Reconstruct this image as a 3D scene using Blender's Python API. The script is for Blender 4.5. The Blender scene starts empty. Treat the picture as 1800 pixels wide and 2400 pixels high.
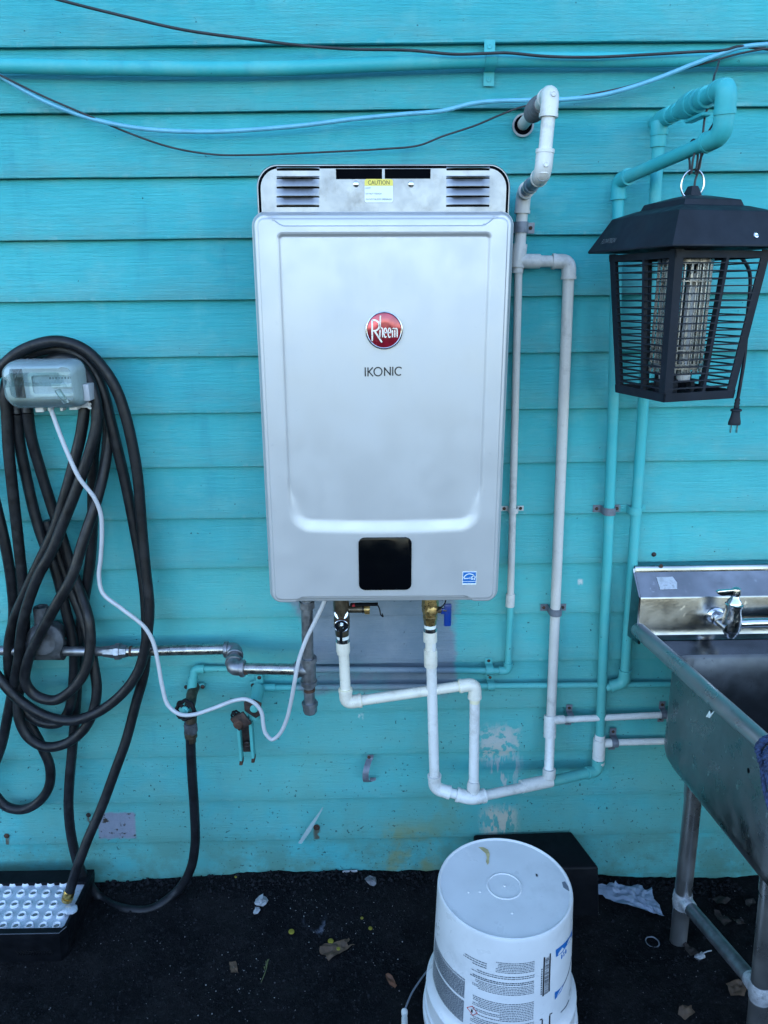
import bpy, bmesh, math, random
from mathutils import Vector, Matrix, noise as mnoise
R = math.radians
rnd = random.Random(7)
S = bpy.context.scene
C = S.collection

# ---------------------------------------------------------------- camera
CAM = Vector((0.0, -1.72, 1.60))
FPX = 1750.0                                   # focal length for a 1800 x 2400 frame
p_, r_, y_ = R(16.5), R(-0.636), R(0.5)        # pitch down, roll, yaw
_f = Vector((math.sin(y_), math.cos(y_), 0)); _r = Vector((math.cos(y_), -math.sin(y_), 0)); _u = Vector((0, 0, 1))
FW = _f * math.cos(p_) - _u * math.sin(p_); _u2 = _u * math.cos(p_) + _f * math.sin(p_)
RT = _r * math.cos(r_) + _u2 * math.sin(r_); UP = _u2 * math.cos(r_) - _r * math.sin(r_)
cd = bpy.data.cameras.new('camera'); cam = bpy.data.objects.new('camera', cd); C.objects.link(cam)
cd.sensor_fit = 'VERTICAL'; cd.sensor_height = 36.0; cd.lens = 36.0 * FPX / 2400.0
cd.clip_start = 0.02; cd.clip_end = 500
cam.matrix_world = Matrix((( RT.x, UP.x, -FW.x, CAM.x), (RT.y, UP.y, -FW.y, CAM.y), (RT.z, UP.z, -FW.z, CAM.z), (0, 0, 0, 1)))
S.camera = cam

# ---------------------------------------------------------------- world, sun, exposure
SUN_EL, SUN_ROT = R(36), R(10)
w = bpy.data.worlds.new('World'); S.world = w; w.use_nodes = True
nt = w.node_tree; nt.nodes.clear()
sky = nt.nodes.new('ShaderNodeTexSky'); sky.sky_type = 'NISHITA'; sky.sun_disc = False
sky.sun_elevation = SUN_EL; sky.sun_rotation = SUN_ROT; sky.air_density = 1.0; sky.dust_density = 1.0; sky.ozone_density = 1.0
bg = nt.nodes.new('ShaderNodeBackground'); bg.inputs[1].default_value = 0.13
wo = nt.nodes.new('ShaderNodeOutputWorld')
nt.links.new(sky.outputs[0], bg.inputs[0]); nt.links.new(bg.outputs[0], wo.inputs[0])
sl = bpy.data.lights.new('sun', 'SUN'); sl.energy = 3.5; sl.angle = R(0.53); sl.color = (1.0, 0.95, 0.87)
so = bpy.data.objects.new('sun', sl); C.objects.link(so)
sd = Vector((math.sin(SUN_ROT) * math.cos(SUN_EL), math.cos(SUN_ROT) * math.cos(SUN_EL), math.sin(SUN_EL)))
so.rotation_euler = (-sd).to_track_quat('-Z', 'Y').to_euler(); so.location = (1, 6, 8)
S.view_settings.view_transform = 'Standard'; S.view_settings.look = 'None'
S.view_settings.gamma = 1.0; S.view_settings.exposure = 2.72
S.render.engine = 'CYCLES'
S.cycles.max_bounces = 7; S.cycles.diffuse_bounces = 3; S.cycles.glossy_bounces = 3; S.cycles.transmission_bounces = 6; S.cycles.transparent_max_bounces = 8; S.cycles.caustics_reflective = False; S.cycles.caustics_refractive = False

# ---------------------------------------------------------------- coordinates
def W(px, py, t):
    """point seen at (px, py) of the 1800 x 2400 survey picture, t metres in front of the siding face"""
    d = FW + RT * ((px - 900) / FPX) + UP * ((1200 - py) / FPX)
    k = (-t - CAM.y) / d.y
    return CAM + d * k
def WF(px, py, t): return W(px * 1.085, py * 1.085, t)
def G(px, py, z=0.0):
    d = FW + RT * ((px - 900) / FPX) + UP * ((1200 - py) / FPX)
    return CAM + d * ((z - CAM.z) / d.z)
def V(*a): return Vector(a)

# ---------------------------------------------------------------- materials
class NT:
    def __init__(s, name):
        s.m = bpy.data.materials.new(name); s.m.use_nodes = True; s.t = s.m.node_tree
        s.t.nodes.clear(); s.out = s.t.nodes.new('ShaderNodeOutputMaterial')
        s.b = s.t.nodes.new('ShaderNodeBsdfPrincipled'); s.t.links.new(s.b.outputs[0], s.out.inputs[0])
        s.co = s.t.nodes.new('ShaderNodeTexCoord'); s.geo = s.t.nodes.new('ShaderNodeNewGeometry')
    def set(s, sock, v):
        if hasattr(v, 'is_output') or isinstance(v, bpy.types.NodeSocket): s.t.links.new(v, sock)
        elif isinstance(v, (tuple, list)) and sock.type == 'RGBA' and len(v) == 3: sock.default_value = (*v, 1)
        else: sock.default_value = v
    def p(s, **k):
        for n, v in k.items():
            s.set(s.b.inputs[n.replace('_', ' ')], v)
    def math(s, op, a, b=0.0, clamp=False):
        n = s.t.nodes.new('ShaderNodeMath'); n.operation = op; n.use_clamp = clamp
        s.set(n.inputs[0], a); s.set(n.inputs[1], b); return n.outputs[0]
    def mix(s, f, a, b, mode='MIX'):
        n = s.t.nodes.new('ShaderNodeMix'); n.data_type = 'RGBA'; n.blend_type = mode
        s.set(n.inputs[0], f); s.set(n.inputs[6], a); s.set(n.inputs[7], b); return n.outputs[2]
    def vec(s, src='obj', scale=(1, 1, 1)):
        o = s.co.outputs['Object'] if src == 'obj' else s.geo.outputs['Position']
        n = s.t.nodes.new('ShaderNodeMapping'); n.inputs['Scale'].default_value = scale
        s.t.links.new(o, n.inputs[0]); return n.outputs[0]
    def noise(s, scale, detail=4, rough=.55, src='obj', stretch=(1, 1, 1), dist=0.0, out=0):
        n = s.t.nodes.new('ShaderNodeTexNoise'); n.inputs['Scale'].default_value = scale
        n.inputs['Detail'].default_value = detail; n.inputs['Roughness'].default_value = rough; n.inputs['Distortion'].default_value = dist
        s.t.links.new(s.vec(src, stretch), n.inputs['Vector']); return n.outputs[out]
    def voro(s, scale, src='obj', stretch=(1, 1, 1)):
        n = s.t.nodes.new('ShaderNodeTexVoronoi'); n.inputs['Scale'].default_value = scale
        s.t.links.new(s.vec(src, stretch), n.inputs['Vector']); return n
    def ramp(s, x, a, b, lo=0.0, hi=1.0):
        n = s.t.nodes.new('ShaderNodeMapRange'); n.interpolation_type = 'SMOOTHSTEP'
        s.set(n.inputs[0], x); s.set(n.inputs[1], a); s.set(n.inputs[2], b); s.set(n.inputs[3], lo); s.set(n.inputs[4], hi); return n.outputs[0]
    def xyz(s, src='pos'):
        n = s.t.nodes.new('ShaderNodeSeparateXYZ')
        s.t.links.new(s.geo.outputs['Position'] if src == 'pos' else s.co.outputs['Object'], n.inputs[0]); return n.outputs
    def bump(s, h, strength=.3, dist=.002):
        n = s.t.nodes.new('ShaderNodeBump'); n.inputs['Strength'].default_value = strength; n.inputs['Distance'].default_value = dist
        s.set(n.inputs['Height'], h); s.t.links.new(n.outputs[0], s.b.inputs['Normal']); return n
    def boxmask(s, x, z, x0, x1, z0, z1, soft, wob=None, amt=0.0):
        if wob is not None:
            o = s.math('MULTIPLY', s.math('SUBTRACT', wob, .5), amt)
            x = s.math('ADD', x, o); z = s.math('ADD', z, o)
        a = s.math('MULTIPLY', s.ramp(x, x0 - soft, x0 + soft), s.ramp(x, x1 - soft, x1 + soft, 1, 0))
        b = s.math('MULTIPLY', s.ramp(z, z0 - soft, z0 + soft), s.ramp(z, z1 - soft, z1 + soft, 1, 0))
        return s.math('MULTIPLY', a, b)

def mat(name, col, rough=.5, metal=0.0, var=.12, vs=14, bump=0.0, bs=120, dirt=None, da=.5, ds=9, rv=.12, spec=.5, stretch=(1, 1, 1), coat=0.0, fleck=None):
    n = NT(name)
    a = tuple(max(0, c * (1 - var)) for c in col); b = tuple(min(1, c * (1 + var)) for c in col)
    nz = n.noise(vs, 3, stretch=stretch)
    c = n.mix(n.ramp(nz, .3, .7), a, b)
    if dirt:
        d = n.math('MULTIPLY', n.ramp(n.noise(ds, 5, .7, stretch=stretch), .48, .72), da)
        c = n.mix(d, c, dirt)
        sp = n.ramp(n.noise(ds * 14, 3, .6), .66, .74)
        c = n.mix(n.math('MULTIPLY', sp, min(1, da)), c, dirt)
    if fleck:
        c = n.mix(n.math('MULTIPLY', n.ramp(n.noise(55, 3, .6, stretch=(1, 1, .6)), .67, .72), .8), c, fleck)
    n.p(Base_Color=c, Metallic=metal, Specular_IOR_Level=spec)
    n.p(Roughness=n.ramp(n.noise(vs * 2.3, 3), .25, .75, max(.02, rough - rv), min(1, rough + rv)))
    if coat: n.p(Coat_Weight=coat, Coat_Roughness=.15)
    if bump: n.bump(n.noise(bs, 4, .65, stretch=stretch), bump, .0015)
    return n.m

# world positions of the wear on the wall (paint gone, patched or splashed)
def wbox(x0, y0, x1, y1):
    a = W(x0, y0, 0); b = W(x1, y1, 0); c = W(x0, y1, 0); d = W(x1, y0, 0)
    return (min(a.x, c.x) * .5 + max(a.x, c.x) * .5, (b.x + d.x) / 2, b.z, a.z)

def teal_paint(name, grain=True, worn=True):
    n = NT(name); x, y, z = n.xyz()
    big = n.noise(1.7, 3, .6, 'pos', (1, 1, 1.5))
    c = n.mix(n.ramp(big, .33, .68), (.034, .372, .418), (.052, .440, .468))
    # long vertical weather streaks, dark and light
    stk = n.noise(5.0, 4, .62, 'pos', (2.2, 1, .5))
    c = n.mix(n.math('MULTIPLY', n.ramp(stk, .50, .74), .58), c, (.085, .45, .47))
    c = n.mix(n.math('MULTIPLY', n.ramp(stk, .46, .26), .42), c, (.018, .245, .325))
    # blotchy chalking
    ch = n.noise(7.0, 6, .70, 'pos', (1.0, 1, 1.7))
    c = n.mix(n.math('MULTIPLY', n.ramp(ch, .48, .70), .55), c, (.125, .445, .455))
    c = n.mix(n.math('MULTIPLY', n.ramp(ch, .42, .25), .35), c, (.020, .27, .34))
    if grain:
        uv = n.t.nodes.new('ShaderNodeSeparateXYZ'); n.t.links.new(n.co.outputs['UV'], uv.inputs[0]); v = uv.outputs[1]
        # dust held on the lower half of every board and a worn lip
        dl = n.math('MULTIPLY', n.ramp(v, .62, .02), n.ramp(n.noise(6, 5, .65, 'pos', (1, 1, 3)), .30, .70))
        c = n.mix(n.math('MULTIPLY', dl, .62), c, (.115, .345, .350))
        lp = n.math('MULTIPLY', n.ramp(v, .085, .015), n.ramp(n.noise(30, 4, .7, 'pos', (1, 1, .4)), .52, .66))
        c = n.mix(n.math('MULTIPLY', lp, .55), c, (.20, .46, .47))
    # algae and splash dirt growing up from the soil
    al = n.math('MULTIPLY', n.ramp(z, 1.5, .1), n.ramp(n.noise(4.5, 5, .62, 'pos'), .12, .66))
    c = n.mix(n.math('MULTIPLY', al, .80), c, (.105, .310, .262))
    sp = None
    thr = n.math('ADD', n.ramp(z, 0, 1.3, .665, .745), n.math('MULTIPLY', n.math('SUBTRACT', ch, .5), -.20))
    sp = n.ramp(n.math('SUBTRACT', n.noise(135, 2, .5, 'pos'), thr), 0, .05)
    c = n.mix(n.math('MULTIPLY', sp, .85), c, (.012, .060, .072))
    if worn:
        al2 = n.math('MULTIPLY', n.ramp(z, .24, .0), n.ramp(n.noise(9, 6, .7, 'pos'), .38, .62))
        c = n.mix(n.math('MULTIPLY', al2, .65), c, (.075, .165, .115))
        wob = n.noise(14, 4, .6, 'pos'); wob2 = n.noise(38, 4, .65, 'pos', (1.6, 1, .5))
        b = wbox(705, 1380, 1066, 1600)
        g = n.boxmask(x, z, b[0], b[1], b[2] - .03, b[3] + .1, .014, n.noise(5, 5, .55, 'pos'), .20)
        gc = n.mix(n.ramp(n.noise(6, 5, .6, 'pos'), .3, .7), (.130, .168, .222), (.225, .250, .300))
        gc = n.mix(n.math('MULTIPLY', sp, .6), gc, (.03, .04, .06))
        c = n.mix(n.math('MULTIPLY', g, .93), c, gc)
        for (x0, y0, x1, y1, th, col, sc) in ((1128, 1712, 1212, 1764, .42, (.46, .46, .44), 1.0), (1118, 1755, 1200, 1782, .44, (.48, .46, .39), 1.0),
                                          (1146, 1770, 1212, 1862, .52, (.42, .46, .46), .22), (1136, 1902, 1206, 1956, .43, (.52, .48, .40), .35), (1356, 1362, 1367, 1373, .40, (.62, .62, .60), .6), (837, 1679, 851, 1691, .42, (.66, .66, .64), .5),
                                          (736, 1944, 751, 1968, .44, (.085, .045, .022), .4), (1247, 1018, 1275, 1050, .52, (.30, .50, .52), .3), (200, 1918, 214, 1935, .46, (.09, .05, .03), .4), (8, 1964, 22, 1990, .46, (.10, .06, .03), .4)):
            b = wbox(x0, y0, x1, y1)
            nn = n.noise(46, 4, .6, 'pos', (1, 1, sc)) if sc != 1.0 else n.noise(34, 5, .65, 'pos')
            k = n.math('MULTIPLY', n.boxmask(x, z, *b, min(.022, (b[1] - b[0]) * .28), wob2, min(.05, (b[1] - b[0]) * .6)), n.ramp(nn, th + .02, th + .09))
            c = n.mix(n.math('MULTIPLY', k, .85), c, col)
        for (x0, y0, x1, y1, col, a) in ((900, 1930, 1030, 2060, (.22, .25, .10), .65), (1000, 1870, 1090, 1990, (.13, .29, .21), .6), (735, 1560, 905, 1860, (.085, .36, .36), .5)):
            b = wbox(x0, y0, x1, y1)
            k = n.math('MULTIPLY', n.boxmask(x, z, *b, .03, wob, .08), n.ramp(wob, .38, .62))
            c = n.mix(n.math('MULTIPLY', k, a), c, col)
        b = wbox(228, 1912, 316, 1966)
        k = n.boxmask(x, z, *b, .004, wob2, .012)
        c = n.mix(n.math('MULTIPLY', k, .9), c, n.mix(wob2, (.16, .17, .23), (.27, .26, .33)))
        c = n.mix(n.math('MULTIPLY', n.math('MULTIPLY', k, n.ramp(n.noise(48, 3, .6, 'pos'), .58, .65)), .95), c, (.035, .025, .015))
    n.p(Base_Color=c, Specular_IOR_Level=.35)
    n.p(Roughness=n.ramp(ch, .3, .7, .42, .64))
    if grain:
        h1 = n.noise(6.5, 7, .70, 'pos', (1.3, 1, 42), .6)
        h2 = n.noise(240, 2, .6, 'pos', (.35, 1, 1))
        hh = n.math('ADD', n.math('MULTIPLY', h1, n.ramp(z, .6, 2.0, .4, 1.15)), n.math('MULTIPLY', h2, .20))
        n.bump(n.math('ADD', hh, n.math('MULTIPLY', sp, -.3)), .75, .005)
    else:
        n.bump(n.noise(160, 4, .6, 'pos'), .2, .0015)
    return n.m

M = {}
M['siding'] = teal_paint('teal_siding_paint', True, False)
M['siding_worn'] = teal_paint('worn_teal_siding_paint', True, True)
M['teal'] = teal_paint('teal_pipe_paint', False, False)
M['teal_worn'] = teal_paint('patched_teal_pipe_paint', False, True)
M['pvc'] = mat('white_pvc', (.64, .64, .63), .32, var=.05, dirt=(.33, .31, .28), da=.55, ds=16, bump=.05)
M['pvc_grey'] = mat('greyed_pvc', (.57, .56, .54), .4, var=.07, dirt=(.22, .22, .22), da=.55, ds=14, bump=.05)
M['pvc_cream'] = mat('cream_pvc', (.66, .635, .56), .35, var=.05, dirt=(.36, .30, .22), da=.55, ds=20, bump=.05)
M['glue'] = mat('pipe_cement', (.72, .68, .50), .3, var=.08)
M['galv'] = mat('galvanised_steel', (.24, .255, .28), .42, .85, var=.22, vs=40, dirt=(.16, .16, .17), da=.5, ds=18, bump=.12, bs=90)
M['galv_bright'] = mat('bright_galvanised_steel', (.34, .34, .33), .30, .95, var=.25, vs=30, dirt=(.25, .22, .17), da=.5, ds=16, bump=.10, bs=70)
M['iron_grey'] = mat('grey_cast_iron', (.060, .066, .076), .65, .3, var=.5, vs=30, bump=1.0, bs=70)
M['rust'] = mat('rust', (.070, .034, .021), .85, .1, var=.5, vs=60, bump=.6, bs=160, dirt=(.03, .02, .02), da=.8, ds=30)
M['dark_rust'] = mat('dark_rusty_iron', (.040, .028, .026), .6, .4, var=.5, vs=60, bump=.5, bs=150, dirt=(.12, .05, .025), da=.5, ds=30)
M['brass'] = mat('tarnished_brass', (.40, .28, .12), .34, .9, var=.3, vs=60, dirt=(.06, .05, .03), da=.7, ds=40, bump=.15)
M['brass_bright'] = mat('clean_brass', (.58, .40, .13), .26, .95, var=.12, vs=50)
M['brass_dark'] = mat('dark_brass', (.11, .09, .065), .42, .75, var=.35, vs=60, dirt=(.03, .03, .03), da=.6, ds=40, bump=.2)
M['chrome'] = mat('worn_chrome', (.62, .63, .65), .16, 1.0, var=.12, vs=60, dirt=(.30, .31, .33), da=.5, ds=60, bump=.15, bs=220)
M['steel'] = mat('brushed_stainless', (.25, .26, .26), .34, 1.0, fleck=(.48, .49, .48), var=.14, vs=10, dirt=(.13, .13, .12), da=.45, ds=9, bump=.06, bs=90, stretch=(1, 1, .35))
M['basin'] = mat('dark_basin_steel', (.075, .080, .085), .42, .8, var=.3, vs=8, dirt=(.03, .03, .032), da=.6, ds=9, bump=.08, bs=90)  # darkened sink steel: the tub's dark reflections are put into the colour
M['splash'] = mat('scratched_backsplash_steel', (.26, .268, .278), .20, 1.0, var=.2, vs=7, dirt=(.17, .17, .17), da=.6, ds=11, bump=.06, bs=160, rv=.07, fleck=(.50, .50, .50))
M['steel_leg'] = mat('stainless_tube', (.36, .365, .37), .34, .9, var=.10, vs=6, dirt=(.24, .24, .235), da=.35, ds=8, bump=.05, stretch=(1, 1, .3))
M['weld'] = mat('zinc_weld', (.58, .60, .64), .5, .6, var=.25, vs=60, dirt=(.12, .12, .13), da=.8, ds=60, bump=.5, bs=160)
M['rubber'] = mat('black_rubber_hose', (.0075, .0085, .011), .42, 0, var=.35, vs=30, dirt=(.022, .024, .028), da=.5, ds=22, bump=.25, bs=260, spec=.32)
M['black'] = mat('black_plastic', (.0042, .005, .0068), .5, spec=.14, metal=0, var=.2, vs=30, dirt=(.016, .017, .02), da=.3, ds=12, bump=.08, bs=200)
M['zap'] = mat('weathered_navy_plastic', (.0085, .013, .022), .55, 0, var=.18, vs=12, spec=.22, dirt=(.020, .025, .032), da=.25, ds=9, bump=.06, bs=300)
M['glossblack'] = mat('black_glass', (.0015, .002, .003), .10, 0, var=.1, vs=10, spec=.16)
M['cover'] = None
M['void'] = mat('dark_opening', (.002, .0025, .004), .8, 0, var=.1, spec=.02)
M['crumb'] = mat('soil_crumb', (.011, .012, .014), .9, 0, var=.6, vs=90, spec=.1)
M['white'] = mat('white_sticker', (.74, .80, .80), .35, 0, var=.03)
M['yellow'] = mat('yellow_sticker', (.75, .62, .10), .35, 0, var=.03)
M['ink'] = mat('black_print', (.012, .013, .016), .4, 0, var=.05)
M['greyink'] = mat('grey_print', (.10, .12, .14), .4, 0, var=.1)
M['blueink'] = mat('blue_print', (.010, .13, .42), .35, 0, var=.06)
M['redink'] = mat('red_print', (.45, .04, .03), .4, 0, var=.05)
M['red'] = mat('red_enamel', (.32, .010, .030), .16, .45, var=.3, vs=30, coat=.8)
M['bluehandle'] = mat('blue_plastic', (.005, .035, .22), .35, 0, var=.15)
M['redhandle'] = mat('red_plastic', (.35, .02, .03), .4, 0, var=.15)
M['bluecable'] = mat('blue_cable', (.13, .42, .58), .4, 0, var=.15, vs=30, dirt=(.06, .13, .22), da=.3, ds=30)
M['cable'] = mat('dark_cable', (.022, .025, .03), .5, 0, var=.3, vs=40)
M['cord'] = mat('pale_grey_cord', (.46, .475, .51), .45, 0, var=.08, vs=30, dirt=(.25, .25, .27), da=.3, ds=30)
M['strap'] = mat('grey_strap', (.17, .19, .23), .5, .3, var=.25, vs=40, dirt=(.08, .06, .05), da=.5, ds=40)
M['bucket'] = mat('white_pail', (.61, .625, .64), .36, 0, var=.05, vs=8, dirt=(.40, .41, .42), da=.35, ds=7, bump=.04)
M['stain'] = mat('ochre_stain', (.48, .40, .20), .5, 0, var=.25, vs=60)
M['led'] = mat('led_panel', (.50, .56, .64), .30, .2, var=.14, vs=20, dirt=(.20, .21, .20), da=.4, ds=14)
M['lens'] = mat('led_lens', (.66, .71, .76), .12, 0, var=.05, vs=30)
M['chipgrey'] = mat('led_chip', (.16, .18, .18), .3, 0, var=.2, vs=60)
M['silver'] = mat('silver_print', (.62, .63, .66), .28, .5, var=.04, vs=30)
M['paleink'] = mat('pale_print', (.13, .15, .17), .5, 0, var=.05)
M['rope'] = mat('navy_rope', (.020, .040, .11), .85, 0, var=.5, vs=150, bump=.8, bs=420)
M['paper'] = mat('torn_paper', (.26, .32, .42), .7, 0, var=.12, vs=20, dirt=(.10, .11, .13), da=.4, ds=25)
M['leaf'] = mat('dry_leaf', (.075, .045, .026), .7, 0, var=.35, vs=40, bump=.3)
M['leaf2'] = mat('orange_leaf', (.10, .038, .018), .6, 0, var=.4, vs=40, bump=.3)
M['leafdark'] = mat('rotten_leaf', (.016, .010, .008), .7, 0, var=.5, vs=30, bump=.4)
M['sprig'] = mat('green_sprig', (.07, .085, .03), .6, 0, var=.3, vs=60)
M['petal'] = mat('yellow_petal', (.20, .17, .015), .5, 0, var=.2, vs=60)
M['chip'] = mat('white_chip', (.30, .32, .34), .6, 0, var=.2, vs=60)
M['stone'] = mat('grey_stone', (.16, .16, .17), .8, 0, var=.3, vs=60, bump=.5)
M['tube'] = mat('lamp_tube', (.50, .52, .56), .18, 0, var=.05)
M['grid'] = mat('grid_wire', (.26, .27, .285), .3, .9, var=.15, vs=40)
M['tape'] = mat('grey_tape', (.115, .125, .14), .6, 0, var=.25, vs=40, bump=.3)
M['primer'] = mat('blue_grey_pipe', (.16, .22, .27), .45, 0, var=.12, vs=20)

def cover_mat():
    n = NT('silver_enamel')
    sm = n.ramp(n.noise(9, 6, .65, 'obj', (1.6, 1, .7)), .50, .78)
    c = n.mix(n.math('MULTIPLY', sm, .16), (.48, .495, .515), (.37, .38, .395))
    c = n.mix(n.math('MULTIPLY', n.ramp(n.noise(60, 4, .6), .66, .76), .18), c, (.30, .32, .35))
    n.p(Base_Color=c, Metallic=.42, Specular_IOR_Level=.45)
    n.p(Roughness=n.ramp(n.noise(11, 6, .65), .3, .75, .34, .47))
    n.bump(n.noise(900, 2, .5), .05, .0004)
    return n.m
M['cover'] = cover_mat()
def vent_mat():
    n = NT('stainless_vent')
    sm = n.ramp(n.noise(22, 7, .7, 'obj', (1.2, 1, 1)), .46, .75)
    c = n.mix(n.math('MULTIPLY', sm, .65), (.28, .29, .305), (.155, .15, .145))
    n.p(Base_Color=c, Metallic=.9, Roughness=n.ramp(n.noise(16, 6, .65), .3, .75, .30, .48))
    n.bump(n.noise(60, 4, .6, 'obj', (1, 1, 8)), .05, .0006)
    return n.m
M['vent'] = vent_mat()
def clear_mat(name='clear_plastic', lo=.0, hi=.18):
    n = NT(name)
    n.p(Base_Color=(.60, .68, .70), Specular_IOR_Level=.7, Roughness=n.ramp(n.noise(14, 5, .65), .35, .8, .06, .25))
    n.bump(n.noise(7, 3, .5), .25, .004)
    tr = n.t.nodes.new('ShaderNodeBsdfTransparent'); tr.inputs[0].default_value = (.90, .96, .96, 1)
    fr = n.t.nodes.new('ShaderNodeFresnel'); fr.inputs[0].default_value = 1.45
    mx = n.t.nodes.new('ShaderNodeMixShader')
    f = n.math('ADD', n.math('MULTIPLY', fr.outputs[0], .9), n.ramp(n.noise(18, 5, .7), .45, .80, lo, hi), True)
    n.t.links.new(f, mx.inputs[0]); n.t.links.new(tr.outputs[0], mx.inputs[1]); n.t.links.new(n.b.outputs[0], mx.inputs[2]); n.t.links.new(mx.outputs[0], n.out.inputs[0])
    return n.m
M['clear'] = clear_mat()
M['film'] = clear_mat('frosted_plastic', .38, .62)
def ground_mat():
    n = NT('black_soil')
    c = n.mix(n.ramp(n.noise(5, 8, .7, 'pos'), .35, .7), (.0026, .0034, .0048), (.0105, .0108, .0120))
    c = n.mix(n.math('MULTIPLY', n.ramp(n.noise(90, 5, .7, 'pos'), .50, .70), .75), c, (.021, .0215, .024))
    c = n.mix(n.math('MULTIPLY', n.ramp(n.noise(210, 3, .6, 'pos'), .70, .76), .8), c, (.11, .12, .13))
    x, y, z = n.xyz()
    far = n.ramp(y, -2.6, -3.1)
    c = n.mix(far, c, (.035, .040, .026))
    # pale dried puddle mark
    p = G(738, 2180)
    d = n.math('SQRT', n.math('ADD', n.math('POWER', n.math('SUBTRACT', x, p.x), 2), n.math('POWER', n.math('SUBTRACT', y, p.y), 2)))
    d = n.math('ADD', d, n.math('MULTIPLY', n.math('SUBTRACT', n.noise(28, 5, .6, 'pos'), .5), .05))
    rg = n.math('MULTIPLY', n.math('MULTIPLY', n.ramp(d, .018, .028), n.ramp(d, .036, .030)), n.ramp(n.noise(16, 5, .6, 'pos'), .42, .6))
    c = n.mix(n.math('MULTIPLY', rg, .55), c, (.12, .14, .19))
    n.p(Base_Color=c, Roughness=n.ramp(n.noise(14, 5, .6, 'pos'), .3, .7, .62, .95), Specular_IOR_Level=.08)
    h = n.math('ADD', n.noise(120, 8, .75, 'pos'), n.math('MULTIPLY', n.noise(24, 5, .6, 'pos'), 1.2))
    n.bump(h, .9, .008)
    return n.m
M['ground'] = ground_mat()

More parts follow.
